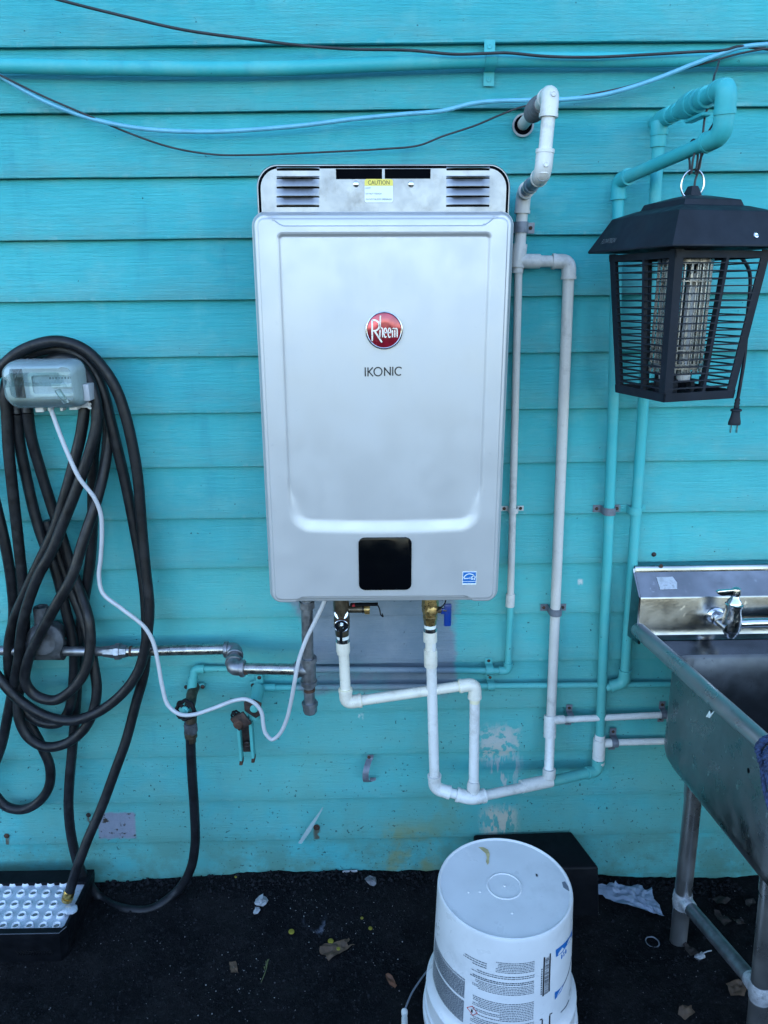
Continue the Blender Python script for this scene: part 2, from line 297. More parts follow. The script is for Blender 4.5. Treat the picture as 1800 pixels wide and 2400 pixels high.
# ---------------------------------------------------------------- mesh building
class MB:
    def __init__(s): s.v = []; s.f = []
    def add(s, vs, fs):
        o = len(s.v); s.v += [Vector(v) for v in vs]; s.f += [tuple(i + o for i in f) for f in fs]; return s
    def box(s, lo, hi):
        x0, y0, z0 = lo; x1, y1, z1 = hi
        return s.add([(x0, y0, z0), (x1, y0, z0), (x1, y1, z0), (x0, y1, z0), (x0, y0, z1), (x1, y0, z1), (x1, y1, z1), (x0, y1, z1)],
                     [(0, 3, 2, 1), (4, 5, 6, 7), (0, 1, 5, 4), (1, 2, 6, 5), (2, 3, 7, 6), (3, 0, 4, 7)])
    def obox(s, c, ax, ay, az):
        """oriented box: centre and three half-axis vectors"""
        c = Vector(c); P = []
        for k in (-1, 1):
            for (i, j) in ((-1, -1), (1, -1), (1, 1), (-1, 1)): P.append(c + ax * i + ay * j + az * k)
        return s.add(P, [(0, 3, 2, 1), (4, 5, 6, 7), (0, 1, 5, 4), (1, 2, 6, 5), (2, 3, 7, 6), (3, 0, 4, 7)])
    def bev(s, w=.002, seg=2):
        bm = bmesh.new(); vs = [bm.verts.new(v) for v in s.v]
        for f in s.f:
            try: bm.faces.new([vs[i] for i in f])
            except ValueError: pass
        bm.normal_update()
        eds = [e for e in bm.edges if len(e.link_faces) == 2 and e.calc_face_angle(0) > .5]
        bmesh.ops.bevel(bm, geom=eds, offset=w, segments=seg, affect='EDGES', profile=.5)
        bm.verts.index_update(); s.v = [v.co.copy() for v in bm.verts]; s.f = [tuple(v.index for v in f.verts) for f in bm.faces]; bm.free(); return s
    def tube(s, pts, r, seg=16, cap=True, radii=None):
        pts = [Vector(p) for p in pts]
        q = [pts[0]]; rr = [radii[0] if radii else r]
        for i, p in enumerate(pts[1:], 1):
            if (p - q[-1]).length > 1e-6 or (radii and abs(radii[i] - rr[-1]) > 1e-7): q.append(p); rr.append(radii[i] if radii else r)
        pts = q; n = len(pts)
        def tan(i):
            a = pts[max(i - 1, 0)]; b = pts[min(i + 1, n - 1)]
            d = b - a
            if d.length < 1e-7: d = pts[-1] - pts[0]
            return d.normalized()
        t0 = tan(0); u = t0.orthogonal().normalized(); o = len(s.v)
        for i in range(n):
            t1 = tan(i); ax = t0.cross(t1)
            if ax.length > 1e-8: u = Matrix.Rotation(t0.angle(t1), 3, ax.normalized()) @ u
            u = (u - t1 * u.dot(t1)).normalized(); t0 = t1; vv = t1.cross(u)
            for k in range(seg):
                a = 2 * math.pi * k / seg; s.v.append(pts[i] + (u * math.cos(a) + vv * math.sin(a)) * rr[i])
        for i in range(n - 1):
            for k in range(seg):
                a = o + i * seg + k; b = o + i * seg + (k + 1) % seg
                s.f.append((a, b, b + seg, a + seg))
        if cap:
            s.f.append(tuple(o + k for k in reversed(range(seg)))); s.f.append(tuple(o + (n - 1) * seg + k for k in range(seg)))
        return s
    def lathe(s, c, ax, prof, seg=24, ref=None, caps=(True, True)):
        """prof: (distance along ax, radius)"""
        ax = Vector(ax).normalized(); u = (Vector(ref) if ref else ax.orthogonal()).normalized(); u = (u - ax * u.dot(ax)).normalized(); vv = ax.cross(u); c = Vector(c); o = len(s.v)
        for (h, r) in prof:
            for k in range(seg):
                a = 2 * math.pi * k / seg; s.v.append(c + ax * h + (u * math.cos(a) + vv * math.sin(a)) * r)
        for i in range(len(prof) - 1):
            for k in range(seg):
                a = o + i * seg + k; b = o + i * seg + (k + 1) % seg; s.f.append((a, b, b + seg, a + seg))
        if caps[0] and prof[0][1] > 1e-5: s.f.append(tuple(o + k for k in reversed(range(seg))))
        if caps[1] and prof[-1][1] > 1e-5: s.f.append(tuple(o + (len(prof) - 1) * seg + k for k in range(seg)))
        return s
    def prism(s, outline, d):
        """closed 3D outline extruded by vector d"""
        n = len(outline); P = [Vector(p) for p in outline]; Q = [p + d for p in P]
        return s.add(P + Q, [tuple(range(n))[::-1], tuple(range(n, 2 * n))] + [(i, (i + 1) % n, n + (i + 1) % n, n + i) for i in range(n)])
    def plate(s, outline, holes, d):
        """outline and holes as 3D loops in one plane, filled, extruded by d"""
        bm = bmesh.new(); ed = []
        for L in [outline] + holes:
            vs = [bm.verts.new(Vector(p)) for p in L]
            ed += [bm.edges.new((vs[i], vs[(i + 1) % len(vs)])) for i in range(len(vs))]
        bmesh.ops.triangle_fill(bm, edges=ed, use_beauty=True)
        r = bmesh.ops.extrude_face_region(bm, geom=bm.faces[:])
        bmesh.ops.translate(bm, vec=Vector(d), verts=[g for g in r['geom'] if isinstance(g, bmesh.types.BMVert)])
        bmesh.ops.recalc_face_normals(bm, faces=bm.faces[:])
        bm.verts.index_update()
        s.add([v.co.copy() for v in bm.verts], [tuple(v.index for v in f.verts) for f in bm.faces]); bm.free(); return s
    def grid(s, P):
        nr, nc = len(P), len(P[0]); o = len(s.v)
        for row in P: s.v += [Vector(p) for p in row]
        for i in range(nr - 1):
            for j in range(nc - 1):
                a = o + i * nc + j; s.f.append((a, a + 1, a + nc + 1, a + nc))
        return s
    def xf(s, fn): s.v = [fn(v) for v in s.v]; return s
    def mesh(s, name, m, off=Vector((0, 0, 0)), ang=35, fixn=True):
        me = bpy.data.meshes.new(name); me.from_pydata([tuple(v - off) for v in s.v], [], s.f); me.validate()
        if fixn:
            bm = bmesh.new(); bm.from_mesh(me); bmesh.ops.recalc_face_normals(bm, faces=bm.faces[:]); bm.to_mesh(me); bm.free()
        me.polygons.foreach_set('use_smooth', [True] * len(me.polygons))
        me.set_sharp_from_angle(angle=R(ang))
        me.materials.append(M[m] if isinstance(m, str) else m); me.update(); return me

def tag(o, label, cat, group=None, kind=None):
    if label: o['label'] = label
    if cat: o['category'] = cat
    if group: o['group'] = group
    if kind: o['kind'] = kind
    return o
def thing(name, loc, label, cat, group=None):
    o = bpy.data.objects.new(name, None); C.objects.link(o); o.location = loc; o.empty_display_size = .05
    return tag(o, label, cat, group)
def root_of(o):
    while o.parent: o = o.parent
    return o
def part(name, mb, m, parent, label=None, ang=35, fixn=True):
    off = Vector(root_of(parent).location)
    o = bpy.data.objects.new(name, mb.mesh(name, m, off, ang, fixn)); C.objects.link(o); o.parent = parent
    if label: o['label'] = label
    return o
def solo(name, mb, m, label, cat, group=None, kind=None, ang=35, fixn=True):
    n = len(mb.v); off = Vector((sum(v.x for v in mb.v) / n, sum(v.y for v in mb.v) / n, min(v.z for v in mb.v)))
    o = bpy.data.objects.new(name, mb.mesh(name, m, off, ang, fixn)); C.objects.link(o); o.location = off
    return tag(o, label, cat, group, kind)
def shared(name, me, parent, loc):
    o = bpy.data.objects.new(name, me); C.objects.link(o); o.parent = parent; o.location = loc; return o

def spline(pts, n=8):
    P = [Vector(p) for p in pts]; P = [P[0] * 2 - P[1]] + P + [P[-1] * 2 - P[-2]]; out = []
    for i in range(1, len(P) - 2):
        a, b, c, d = P[i - 1:i + 3]
        # centripetal Catmull-Rom
        ta = 0; tb = ta + max((b - a).length, 1e-6) ** .5; tc = tb + max((c - b).length, 1e-6) ** .5; td = tc + max((d - c).length, 1e-6) ** .5
        for k in range(n):
            t = tb + (tc - tb) * k / n
            A1 = a * ((tb - t) / (tb - ta)) + b * ((t - ta) / (tb - ta)); A2 = b * ((tc - t) / (tc - tb)) + c * ((t - tb) / (tc - tb)); A3 = c * ((td - t) / (td - tc)) + d * ((t - tc) / (td - tc))
            B1 = A1 * ((tc - t) / (tc - ta)) + A2 * ((t - ta) / (tc - ta)); B2 = A2 * ((td - t) / (td - tb)) + A3 * ((t - tb) / (td - tb))
            out.append(B1 * ((tc - t) / (tc - tb)) + B2 * ((t - tb) / (tc - tb)))
    out.append(P[-2]); return out
def fillet(pts, rad, n=7):
    P = [Vector(p) for p in pts]; out = [P[0]]
    for i in range(1, len(P) - 1):
        a = (P[i - 1] - P[i]); b = (P[i + 1] - P[i]); r = min(rad, a.length * .49, b.length * .49)
        a = P[i] + a.normalized() * r; b = P[i] + b.normalized() * r
        for k in range(n + 1):
            t = k / n; out.append(a * (1 - t) ** 2 + P[i] * 2 * t * (1 - t) + b * t * t)
    out.append(P[-1]); return out
def elbow(a, p, b, r, L, bend=None):
    """PVC-like elbow fitting at p between the directions of a and b, L = socket reach"""
    a, p, b = Vector(a), Vector(p), Vector(b); d1 = (a - p).normalized(); d2 = (b - p).normalized()
    path = fillet([p + d1 * L, p, p + d2 * L], bend or L * .62, 9)
    m = MB().tube(path, r, 20)
    m.lathe(p + d1 * L, d1, [(-r * .35, r * 1.07), (.0008, r * 1.07), (.0008, r * .7)], 20); m.lathe(p + d2 * L, d2, [(-r * .35, r * 1.07), (.0008, r * 1.07), (.0008, r * .7)], 20)
    return m
def sleeve(a, b, r, seg=20):
    a, b = Vector(a), Vector(b); d = b - a; L = d.length
    return MB().lathe(a, d, [(0, r * .8), (0, r), (L * .06, r * 1.02), (L * .94, r * 1.02), (L, r), (L, r * .8)], seg)
def lerp(a, b, t): return Vector(a) * (1 - t) + Vector(b) * t
def strap(c, axis, r, wid, foot, side, m=None, parent=None, screw='rust', name='pipe_strap'):
    """two-hole strap over a pipe of axis direction at c; side = in-wall direction of the feet"""
    c = Vector(c); axis = Vector(axis).normalized(); side = Vector(side).normalized(); out = Vector((0, -1, 0)); b = MB(); prof = []
    rr = r + .0015; wall = c + Vector((0, -c.y - .0015, 0)); dpt = -c.y - .0015
    path = [(-(rr + foot), -dpt), (-(rr + .001), -dpt), (-rr, -dpt + .002)]
    path += [(-rr * math.cos(a), rr * math.sin(a)) for a in [math.pi * k / 10 for k in range(11)]]
    path += [(rr, -dpt + .002), (rr + .001, -dpt), (rr + foot, -dpt)]
    th = .0016; rows = []
    for i, (u, v) in enumerate(path):
        p0 = path[max(i - 1, 0)]; p1 = path[min(i + 1, len(path) - 1)]; tx, ty = p1[0] - p0[0], p1[1] - p0[1]; l = math.hypot(tx, ty) or 1
        nx, ny = -ty / l, tx / l
        if ny < -.5: nx, ny = -nx, -ny
        q = c + side * u + out * v; nn = side * nx + out * ny
        rows.append([q - axis * wid, q - axis * wid + nn * th, q + axis * wid + nn * th, q + axis * wid, q - axis * wid])
    b.grid(rows); o = part(name, b, m or 'strap', parent)
    for sgn in (-1, 1):
        q = c + side * sgn * (rr + foot * .55) + out * (-dpt + th)
        part('strap_screw', MB().lathe(q, out, [(0, .0042), (.0015, .0040), (.0024, .002), (.0024, 0)], 10), screw, o)
    return o
def strokes(lines, width, O, ux, uz, n, th=.0006):
    """flat lettering: polylines in the plane (O, ux, uz), stroke width, raised along n"""
    m = MB()
    for L in lines:
        L = [Vector((a, b)) for a, b in L]
        k = len(L); closed = (L[0] - L[-1]).length < 1e-6 and k > 3
        lo, hi = [], []
        for i in range(k):
            a = L[i - 1] if i > 0 else (L[-2] if closed else L[0]); b = L[i + 1] if i < k - 1 else (L[1] if closed else L[-1])
            t = (b - a); t = t.normalized() if t.length > 0 else Vector((1, 0)); nn = Vector((-t.y, t.x)) * width / 2
            lo.append(L[i] - nn); hi.append(L[i] + nn)
        def q(v, h): return O + ux * v.x + uz * v.y + n * h
        m.grid([[q(lo[i], 0), q(lo[i], th), q(hi[i], th), q(hi[i], 0)] for i in range(k)])
    return m
def arc(cx, cy, rx, ry, a0, a1, n=14):
    return [(cx + rx * math.cos(R(a0 + (a1 - a0) * i / n)), cy + ry * math.sin(R(a0 + (a1 - a0) * i / n))) for i in range(n + 1)]
def text_mb(txt, size, O, ux, uz, n, th=.0004, shear=0.0, width=None, align='CENTER'):
    cu = bpy.data.curves.new('t', 'FONT'); cu.body = txt; cu.size = size; cu.align_x = align; cu.align_y = 'CENTER'; cu.shear = shear; cu.resolution_u = 3
    o = bpy.data.objects.new('t', cu); C.objects.link(o)
    dg = bpy.context.evaluated_depsgraph_get(); me = bpy.data.meshes.new_from_object(o.evaluated_get(dg))
    xs = [v.co.x for v in me.vertices]; k = 1.0
    if width and xs: k = width / (max(xs) - min(xs))
    m = MB().add([O + ux * (v.co.x * k) + uz * v.co.y + n * th for v in me.vertices], [tuple(p.vertices) for p in me.polygons])
    bpy.data.objects.remove(o); bpy.data.meshes.remove(me); bpy.data.curves.remove(cu); return m
def rrect(x0, x1, z0, z1, r, n=6):
    P = []
    for (cx, cz, a) in ((x1 - r, z1 - r, 0), (x0 + r, z1 - r, 90), (x0 + r, z0 + r, 180), (x1 - r, z0 + r, 270)):
        for i in range(n + 1):
            t = R(a + 90 * i / n); P.append((cx + r * math.cos(t), cz + r * math.sin(t)))
    return P
def nz(x, y=0, z=0): return mnoise.noise(Vector((x, y, z)))
def smooth(a, b, x):
    t = max(0, min(1, (x - a) / (b - a))); return t * t * (3 - 2 * t)

# ================================================================ ground
def axis_vals(lo, hi, step, far):
    v = []; x = lo
    while x <= hi + 1e-9: v.append(x); x += step
    a = lo; s_ = step
    while a > -far: s_ *= 1.6; a -= s_; v.insert(0, a)
    a = hi; s_ = step
    while a < far: s_ *= 1.6; a += s_; v.append(a)
    return v
def gz(x, y):
    pts = ((-3, 0.0), (-.95, .006), (-.6, .030), (-.32, .043), (.30, .040), (.5, .012), (.7, -.005), (.9, -.012), (3, 0))
    h = 0
    for (a, ha), (b, hb) in zip(pts, pts[1:]):
        if a <= x <= b: h = ha + (hb - ha) * smooth(a, b, x)
    k = 1 - smooth(.02, .34, -y) if y < 0 else 1
    near = 1 - smooth(1.2, 3.0, math.hypot(x, y))
    z = h * k + near * (.008 * nz(x * 5, y * 5, 1) + .0045 * nz(x * 19, y * 19, 4) + .0032 * nz(x * 55, y * 55, 2) + .0016 * nz(x * 120, y * 120, 3))
    if y < -2.8: z += .80 * smooth(3.3, 4.6, -y)           # unseen bank behind the viewer, added to block low sky light
    return z
gx = axis_vals(-1.25, 1.2, .010, 110); gy = axis_vals(-.95, .06, .010, 110); gy = sorted([q for q in gy if not -4.9 < q < -2.7] + [-2.8 - .15 * k for k in range(14)])
gm = MB().grid([[(x, y, gz(x, y)) for x in gx] for y in gy])
g = bpy.data.objects.new('ground', gm.mesh('ground', 'ground', ang=180)); C.objects.link(g); tag(g, 'black gritty soil along the foot of the teal wall', 'ground', kind='structure')

# grit lying on the soil
def bits(n, region, smin, smax, seed, lift=.3):
    r = random.Random(seed); m = MB()
    for _ in range(n):
        x, y = region(r); s_ = r.uniform(smin, smax) * (r.random() ** 1.5 + .35)
        c = Vector((x, y, gz(x, y) + s_ * lift)); rot = Matrix.Rotation(r.uniform(0, 6.28), 3, 'Z') @ Matrix.Rotation(r.uniform(0, 6.28), 3, 'X')
        P = [c + rot @ Vector((a * s_ * r.uniform(.6, 1.2), b * s_ * r.uniform(.6, 1.2), d * s_ * r.uniform(.4, 1.0))) for a, b, d in ((1, 0, 0), (-1, 0, 0), (0, 1, 0), (0, -1, 0), (0, 0, 1), (0, 0, -1))]
        m.add(P, [(0, 2, 4), (2, 1, 4), (1, 3, 4), (3, 0, 4), (2, 0, 5), (1, 2, 5), (3, 1, 5), (0, 3, 5)])
    return m
def near_wall(r): return r.uniform(-1.1, 1.0), -.002 - abs(r.gauss(0, .03))
def all_over(r): return r.uniform(-1.1, 1.0), r.uniform(-.75, -.01)
def litter(r):
    c = r.choice(((700, 2150), (850, 2200), (840, 2260), (900, 2180), (620, 2260), (560, 2300), (1600, 2150), (780, 2140)))
    p = G(*c); return p.x + r.gauss(0, .05), min(-.01, p.y + r.gauss(0, .04))
solo('soil_crumbs', bits(2600, near_wall, .002, .008, 1), 'crumb', 'black soil crumbs heaped against the foot of the wall', 'soil', kind='stuff', ang=20)
solo('gravel', bits(7500, all_over, .0010, .0046, 2), 'crumb', 'loose black grit scattered over the soil', 'grit', kind='stuff', ang=20)
solo('grit', bits(260, litter, .0005, .0018, 3, .6), 'chip', 'tiny pale flecks sprinkled over the black soil', 'flecks', kind='stuff', ang=20)
solo('stone_chips', bits(1500, all_over, .0005, .0018, 5, .6), 'stone', 'tiny grey stone chips spread over the black soil', 'chips', kind='stuff', ang=20)

# ================================================================ clapboard wall
wall = thing('siding_wall', (0, .1, 0), 'teal painted clapboard wall behind everything', 'wall')
LZ = [2.0806, 1.9600, 1.8355, 1.7121, 1.5848, 1.4612, 1.3330, 1.2060, 1.0790, .9520, .8187, .6866, .5508, .4199, .2798, .1496, .018]
up = []; zz = 2.0806
while zz < 4.70: zz += .127; up.append(zz)
LZ = up[::-1] + LZ + [-.11]
xs = [-4.2 + .6 * i for i in range(5)] + [-1.3 + .02 * i for i in range(131)] + [1.8 + .6 * i for i in range(5)]
HOLES = []
for i in range(1, len(LZ)):
    z0 = LZ[i]; z1 = LZ[i - 1] + .012
    def lip(x, k=i): return .0011 * nz(x * 2.1, k * 3.7) + .0007 * nz(x * 9, k * 5.1) + (.002 * nz(x * 1.1, k) if LZ[k] > 1.9 else 0)
    def bow(x, z, k=i): return .0022 * nz(x * 1.6, k * 2.3, z * 3) + .0007 * nz(x * 7, k, z * 9)
    rows = []
    prof = [(.0180, z1)] + [(.0173 - .0173 * (j / 6), z1 + (z0 + .004 - z1) * j / 6) for j in range(1, 7)] + [(.0006, z0 + .0012), (.0028, z0), (.0220, z0 + .003)]
    for j, (yy, z) in enumerate(prof):
        rows.append([(x, yy + bow(x, z) * (1 if 0 < j < 9 else .3), z + (lip(x) if j >= 5 else 0)) for x in xs])
    bo = part('siding_board', MB().grid(rows), 'siding_worn' if z0 < .97 else 'siding', wall, ang=40, fixn=False)
    uvl = bo.data.uv_layers.new(name='course'); dz = z1 - z0
    for lp_ in bo.data.loops:
        co = bo.data.vertices[lp_.vertex_index].co; uvl.data[lp_.index].uv = (co.x, (co.z - z0) / dz)
part('wall_core', MB().box((-4.2, .036, -.3), (4.2, 3.2, 4.70)), 'void', wall)
part('shade_eave', MB().box((-4.5, -.55, 4.70), (4.5, 3.4, 4.82)).bev(.01, 1), 'siding', wall)  # unseen eave over the heightened wall, both added to keep the scene shaded

# paint flecks and small screws in the wall
def wall_screw(px, py, m, label, r=.005, stain=True):
    p = W(px, py, 0); mb = MB().lathe(p + V(0, .002, 0), (0, -1, 0), [(0, r * 1.5), (.0015, r * 1.5), (.002, r), (.005, r * .9), (.006, r * .5), (.006, 0)], 12)
    solo('wall_screw', mb, m, label, 'screw')
wall_screw(15, 1960, 'rust', 'rusty screw head low at the left edge of the wall')
wall_screw(207, 1911, 'dark_rust', 'dark screw beside the mauve patch behind the hose', .0045)
wall_screw(742, 1940, 'rust', 'rusty screw holding the snapped clear plastic strip', .006)
wall_screw(1533, 1300, 'dark_rust', 'small dark screw just above the sink backsplash', .004)

# snapped clear plastic strip
a, b = W(757, 1892, .012), W(703, 1975, .010); d = (b - a); sx = Vector((d.z, 0, -d.x)).normalized() * .005
mb = MB()
mb.grid([[a - sx * .2, a + sx * .2], [lerp(a, b, .3) - sx * .8, lerp(a, b, .3) + sx * .8 - V(0, .003, 0)], [lerp(a, b, .6) - sx * 1.2 - V(0, .004, 0), lerp(a, b, .6) + sx], [b - sx, b + sx - V(0, .004, 0)]])
mb2 = MB().add(mb.v + [v + V(0, -.0012, 0) for v in mb.v], mb.f + [tuple(i + len(mb.v) for i in f) for f in mb.f])
solo('plastic_strip', mb2, 'film', 'snapped translucent plastic strip slanting beside a rusty screw', 'strip')

# ================================================================ water heater
HX0, HX1, HZ0, HZ1 = -.2265, .2545, W(905, 1413, .262).z, W(900, 495, .257).z
HC = Vector(((HX0 + HX1) / 2, 0, (HZ0 + HZ1) / 2)); HW, HH = HX1 - HX0, HZ1 - HZ0; TF = .273
HR = Matrix.Rotation(R(.45), 3, 'Y')
def hx(v): return HC + HR @ (v - HC)
heater = thing('water_heater', (HC.x, 0, HZ0), 'silver tankless water heater mounted on the teal wall', 'water heater')
def hpart(name, mb, m, parent=heater, label=None, ang=35, fixn=True): return part(name, mb.xf(hx), m, parent, label, ang, fixn)
def rr_sdf(x, z, x0, x1, z0, z1, r):
    cx, cz = (x0 + x1) / 2, (z0 + z1) / 2; qx = abs(x - cx) - (x1 - x0) / 2 + r; qz = abs(z - cz) - (z1 - z0) / 2 + r
    return math.hypot(max(qx, 0), max(qz, 0)) + min(max(qx, qz), 0) - r
# inner recessed field, from the groove seen in the picture
ax0 = W(651, 700, TF).x; ax1 = W(1147, 700, TF).x; az1 = W(900, 543, TF).z; az0 = W(900, 1243, TF).z
def cov_t(x, z):
    s = -rr_sdf(x, z, HX0, HX1, HZ0, HZ1, .026)          # distance inside the outline
    t = TF - .016 * (1 - smooth(0, .0105, s)) ** 2 - .0022 * (1 - smooth(.0115, .0150, s))
    # dished field: crisp at top and sides, a long lit ramp along the curved bottom
    sag = .010 * (1 - ((x - HC.x) / (HW / 2)) ** 2)
    d = -rr_sdf(x, z, ax0, ax1, az0 - sag, az1, .012 + .034 * smooth(az0 + .3, az0 + .1, z))
    ramp = .007 + .026 * smooth(az0 + .10, az0 + .012, z)
    dep = smooth(0, ramp, d)
    t -= .0050 * dep
    t += .0016 * smooth(.001, .004, d) * (1 - smooth(.004, .009, d)) * smooth(az0 + .05, az0 + .12, z)
    # curved chamfer bands at the top and bottom edges
    for zz, sgn, hgt in ((HZ1, 1, .027), (HZ0, -1, .020)):
        e = (zz - z) * sgn
        w = abs(x - HC.x); lim = hgt * (1 - smooth(HW * .37, HW * .47, w)) if sgn > 0 else hgt * (1 - smooth(HW * .345, HW * .42, w))
        if lim > .0005: t -= .0030 * (1 - smooth(lim - .0022, lim + .0003, e)) + .0030 * (1 - smooth(0, lim, e)) * (e < lim)
    return t
def nonuni(a, b, dense, n, nd):
    v = set(); 
    for i in range(n + 1): v.add(round(a + (b - a) * i / n, 6))
    for (c, w) in dense:
        for i in range(nd + 1):
            q = c - w + 2 * w * i / nd
            if a <= q <= b: v.add(round(q, 6))
    return sorted(v)
us = nonuni(-HW / 2, HW / 2, [(-HW / 2 + .009, .009), (HW / 2 - .009, .009), (ax0 - HC.x + .005, .008), (ax1 - HC.x - .005, .008)], 90, 16)
vs = nonuni(HZ0, HZ1, [(HZ0 + .012, .012), (HZ1 - .014, .0145), (az1 - .005, .009), (az0 + .01, .022)], 130, 24)
rows = []
for z in vs:
    e = min(z - HZ0, HZ1 - z); rc = .026
    w = HW / 2 - (rc - math.sqrt(max(0, rc * rc - (rc - e) ** 2)) if e < rc else 0)
    row = []
    for u in us:
        x = HC.x + u * w / (HW / 2); row.append(V(x, -cov_t(x, z), z))
    rows.append(row)
mb = MB().grid(rows)
# skirt going back to the case
loop = [r[0] for r in rows] + rows[-1][1:] + [r[-1] for r in rows[-2::-1]] + rows[0][-2:0:-1]
loop = loop + [loop[0]]
mb.grid([loop, [V(p.x, -.055, p.z) for p in loop]])
cover = hpart('front_cover', mb, 'cover', ang=24)
hpart('cover_seam', MB().prism([V(x, -.055, z) for x, z in rrect(HX0 + .004, HX1 - .004, HZ0 + .003, HZ1 - .01, .02)], V(0, .03, 0)), 'galv')
# back case with the vent hood on top
VT = .235; vx0 = W(603, 450, VT).x; vx1 = W(1186, 450, VT).x; vz1 = W(900, 389, VT).z
case_o = rrect(vx0 - .004, vx1 + .004, HZ0 + .02, vz1 + .003, .040, 9)
hpart('back_case', MB().prism([V(x, -VT - .002, z) for x, z in case_o], V(0, VT - .02, 0)).bev(.0015, 1), 'vent', ang=30)
gap_o = rrect(vx0 - .001, vx1 + .001, HZ1 - .10, vz1, .038, 9)
hpart('hood_gap', MB().prism([V(x, -VT - .0035, z) for x, z in gap_o], V(0, .001, 0)), 'void')
vo = rrect(vx0 + .004, vx1 - .004, HZ1 - .09, vz1 - .005, .034, 9)
def wr(x0, y0, x1, y1, t): a = W(x0, y0, t); b = W(x1, y1, t); return a.x, b.x, b.z, a.z
oh = [wr(783, 398, 891, 421, VT), wr(897, 397, 1004, 419, VT)]
lou = []
for gx0, gx1, sh in ((645, 745, 0), (1041, 1142, -4)):
    for yy in (403, 424, 445, 467, 488): lou.append(wr(gx0, yy + sh - 4, gx1, yy + sh - .5, VT))
holes = [[V(x, -VT - .006, z) for x, z in ((a, c), (b, c), (b, d), (a, d))] for a, b, c, d in oh + lou]
vent = hpart('vent_panel', MB().plate([V(x, -VT - .006, z) for x, z in vo], holes, V(0, .0018, 0)), 'vent', ang=20)
for a, b, c, d in oh: hpart('exhaust_opening', MB().box((a - .002, -VT - .0042, c - .002), (b + .002, -VT - .0036, d + .002)), 'void')
for a, b, c, d in lou:
    # pressed louvre lip hanging over each slot
    m = MB(); n_ = 12; rows = []
    for k in range(5):
        f = k / 4; z = d + (.0125 if d < vz1 - .022 else .0025) * (1 - f) + .0005; out = .0055 * math.sin(f * math.pi / 2) ** 1.4
        rows.append([V(a + (b - a) * j / n_, -VT - .0062 - out * min(1, 6 * min(j, n_ - j) / n_), z) for j in range(n_ + 1)])
    rows.append([V(p.x, min(-VT - .0052, p.y + .0012), p.z) for p in rows[-1]])
    m.grid(rows); hpart('louvre', m, 'vent', vent, ang=50)
for px, py in ((830, 432), (959, 431)):
    p = W(px, py, VT + .006)
    hpart('screw', MB().lathe(p, (0, -1, 0), [(0, .0052), (.001, .0056), (.0025, .0046), (.0032, .002), (.0022, .0012), (.0022, 0)], 16), 'chrome', vent)
# caution sticker
x0, x1, z0, z1 = wr(850, 420, 917, 474, VT + .007); ux, uz, un = V(1, 0, 0), V(0, 0, 1), V(0, -1, 0)
st = hpart('caution_sticker', MB().prism([V(x, -VT - .0068, z) for x, z in rrect(x0, x1, z0, z1, .004, 4)], V(0, .0005, 0)), 'white')
zc = z1 - (z1 - z0) * .29
yb = [p for p in rrect(x0, x1, z0, z1, .004, 4) if p[1] > zc] + [(x0, zc), (x1, zc)]
hpart('sticker_band', MB().prism([V(x, -VT - .0072, z) for x, z in yb], V(0, .0003, 0)), 'yellow', st)
O = lambda fx, fz: V(x0 + (x1 - x0) * fx, -VT - .0074, z0 + (z1 - z0) * fz)
hpart('caution_lettering', text_mb('CAUTION', (z1 - z0) * .26, O(.5, .84), ux, uz, un, .0001, width=(x1 - x0) * .76), 'ink', st)
tm = text_mb('HOT!', (z1 - z0) * .10, O(.03, .61), ux, uz, un, .0001, align='LEFT')
for tx, fz, wd in (('DO NOT TOUCH!', .37, .56), ('DO NOT BLOCK OPENINGS!', .13, .92)):
    q = text_mb(tx, (z1 - z0) * .10, O(.03, fz), ux, uz, un, .0001, align='LEFT', width=(x1 - x0) * wd); tm.add(q.v, q.f)
hpart('warning_lettering', tm, 'greyink', st)
# badge
BT = TF - .0050
c = W(898.5, 774, BT); c.y = -cov_t(c.x, c.z); rad = .0353
badge = hpart('badge', MB().lathe(c, (0, -1, 0), [(-.001, rad), (.003, rad), (.0045, rad * .985), (.005, rad * .945), (.0035, rad * .91), (.0034, rad * .90), (.0034, 0)], 48), 'chrome')
hpart('badge_enamel', MB().lathe(c, (0, -1, 0), [(.0034, rad * .905), (.0040, rad * .85), (.0044, rad * .4), (.0045, 0)], 48), 'red', badge)
# lettering drawn from the picture: badge coordinates in units of the radius
def bl(lines, wd): 
    q = [[(a * rad * .92 - rad * .03, b * rad * .95) for a, b in L] for L in lines]; return strokes(q, wd * rad, c + V(0, -.0045, 0), ux, uz, un, .0008)
lt = bl([[(-.66, .56), (-.66, -.58)], [(-.66, .56)] + arc(-.52, .27, .27, .29, 88, -88, 14) + [(-.60, -.02)], [(-.50, -.06), (-.10, -.66)]], .085)
q = bl([[(-.18, .80), (-.20, .15), (-.22, -.38)]], .075); lt.add(q.v, q.f)
q = bl([[(-.21, .02)] + arc(-.13, .04, .075, .10, 150, 0, 8) + [(-.055, -.38)],
        arc(.105, -.13, .082, .25, 0, 330, 18)[:0] + [(.03, -.12), (.18, -.12)] + arc(.105, -.13, .082, .25, 2, 310, 18),
        [(.27, -.12), (.42, -.12)] + arc(.345, -.13, .082, .25, 2, 310, 18),
        [(.52, -.38), (.52, .10)], [(.52, .02)] + arc(.59, .02, .065, .09, 150, 0, 8) + [(.655, -.38)], [(.655, .02)] + arc(.725, .02, .065, .09, 150, 0, 8) + [(.79, -.38)]], .062); lt.add(q.v, q.f)
hpart('badge_lettering', lt, 'silver', badge, ang=60)
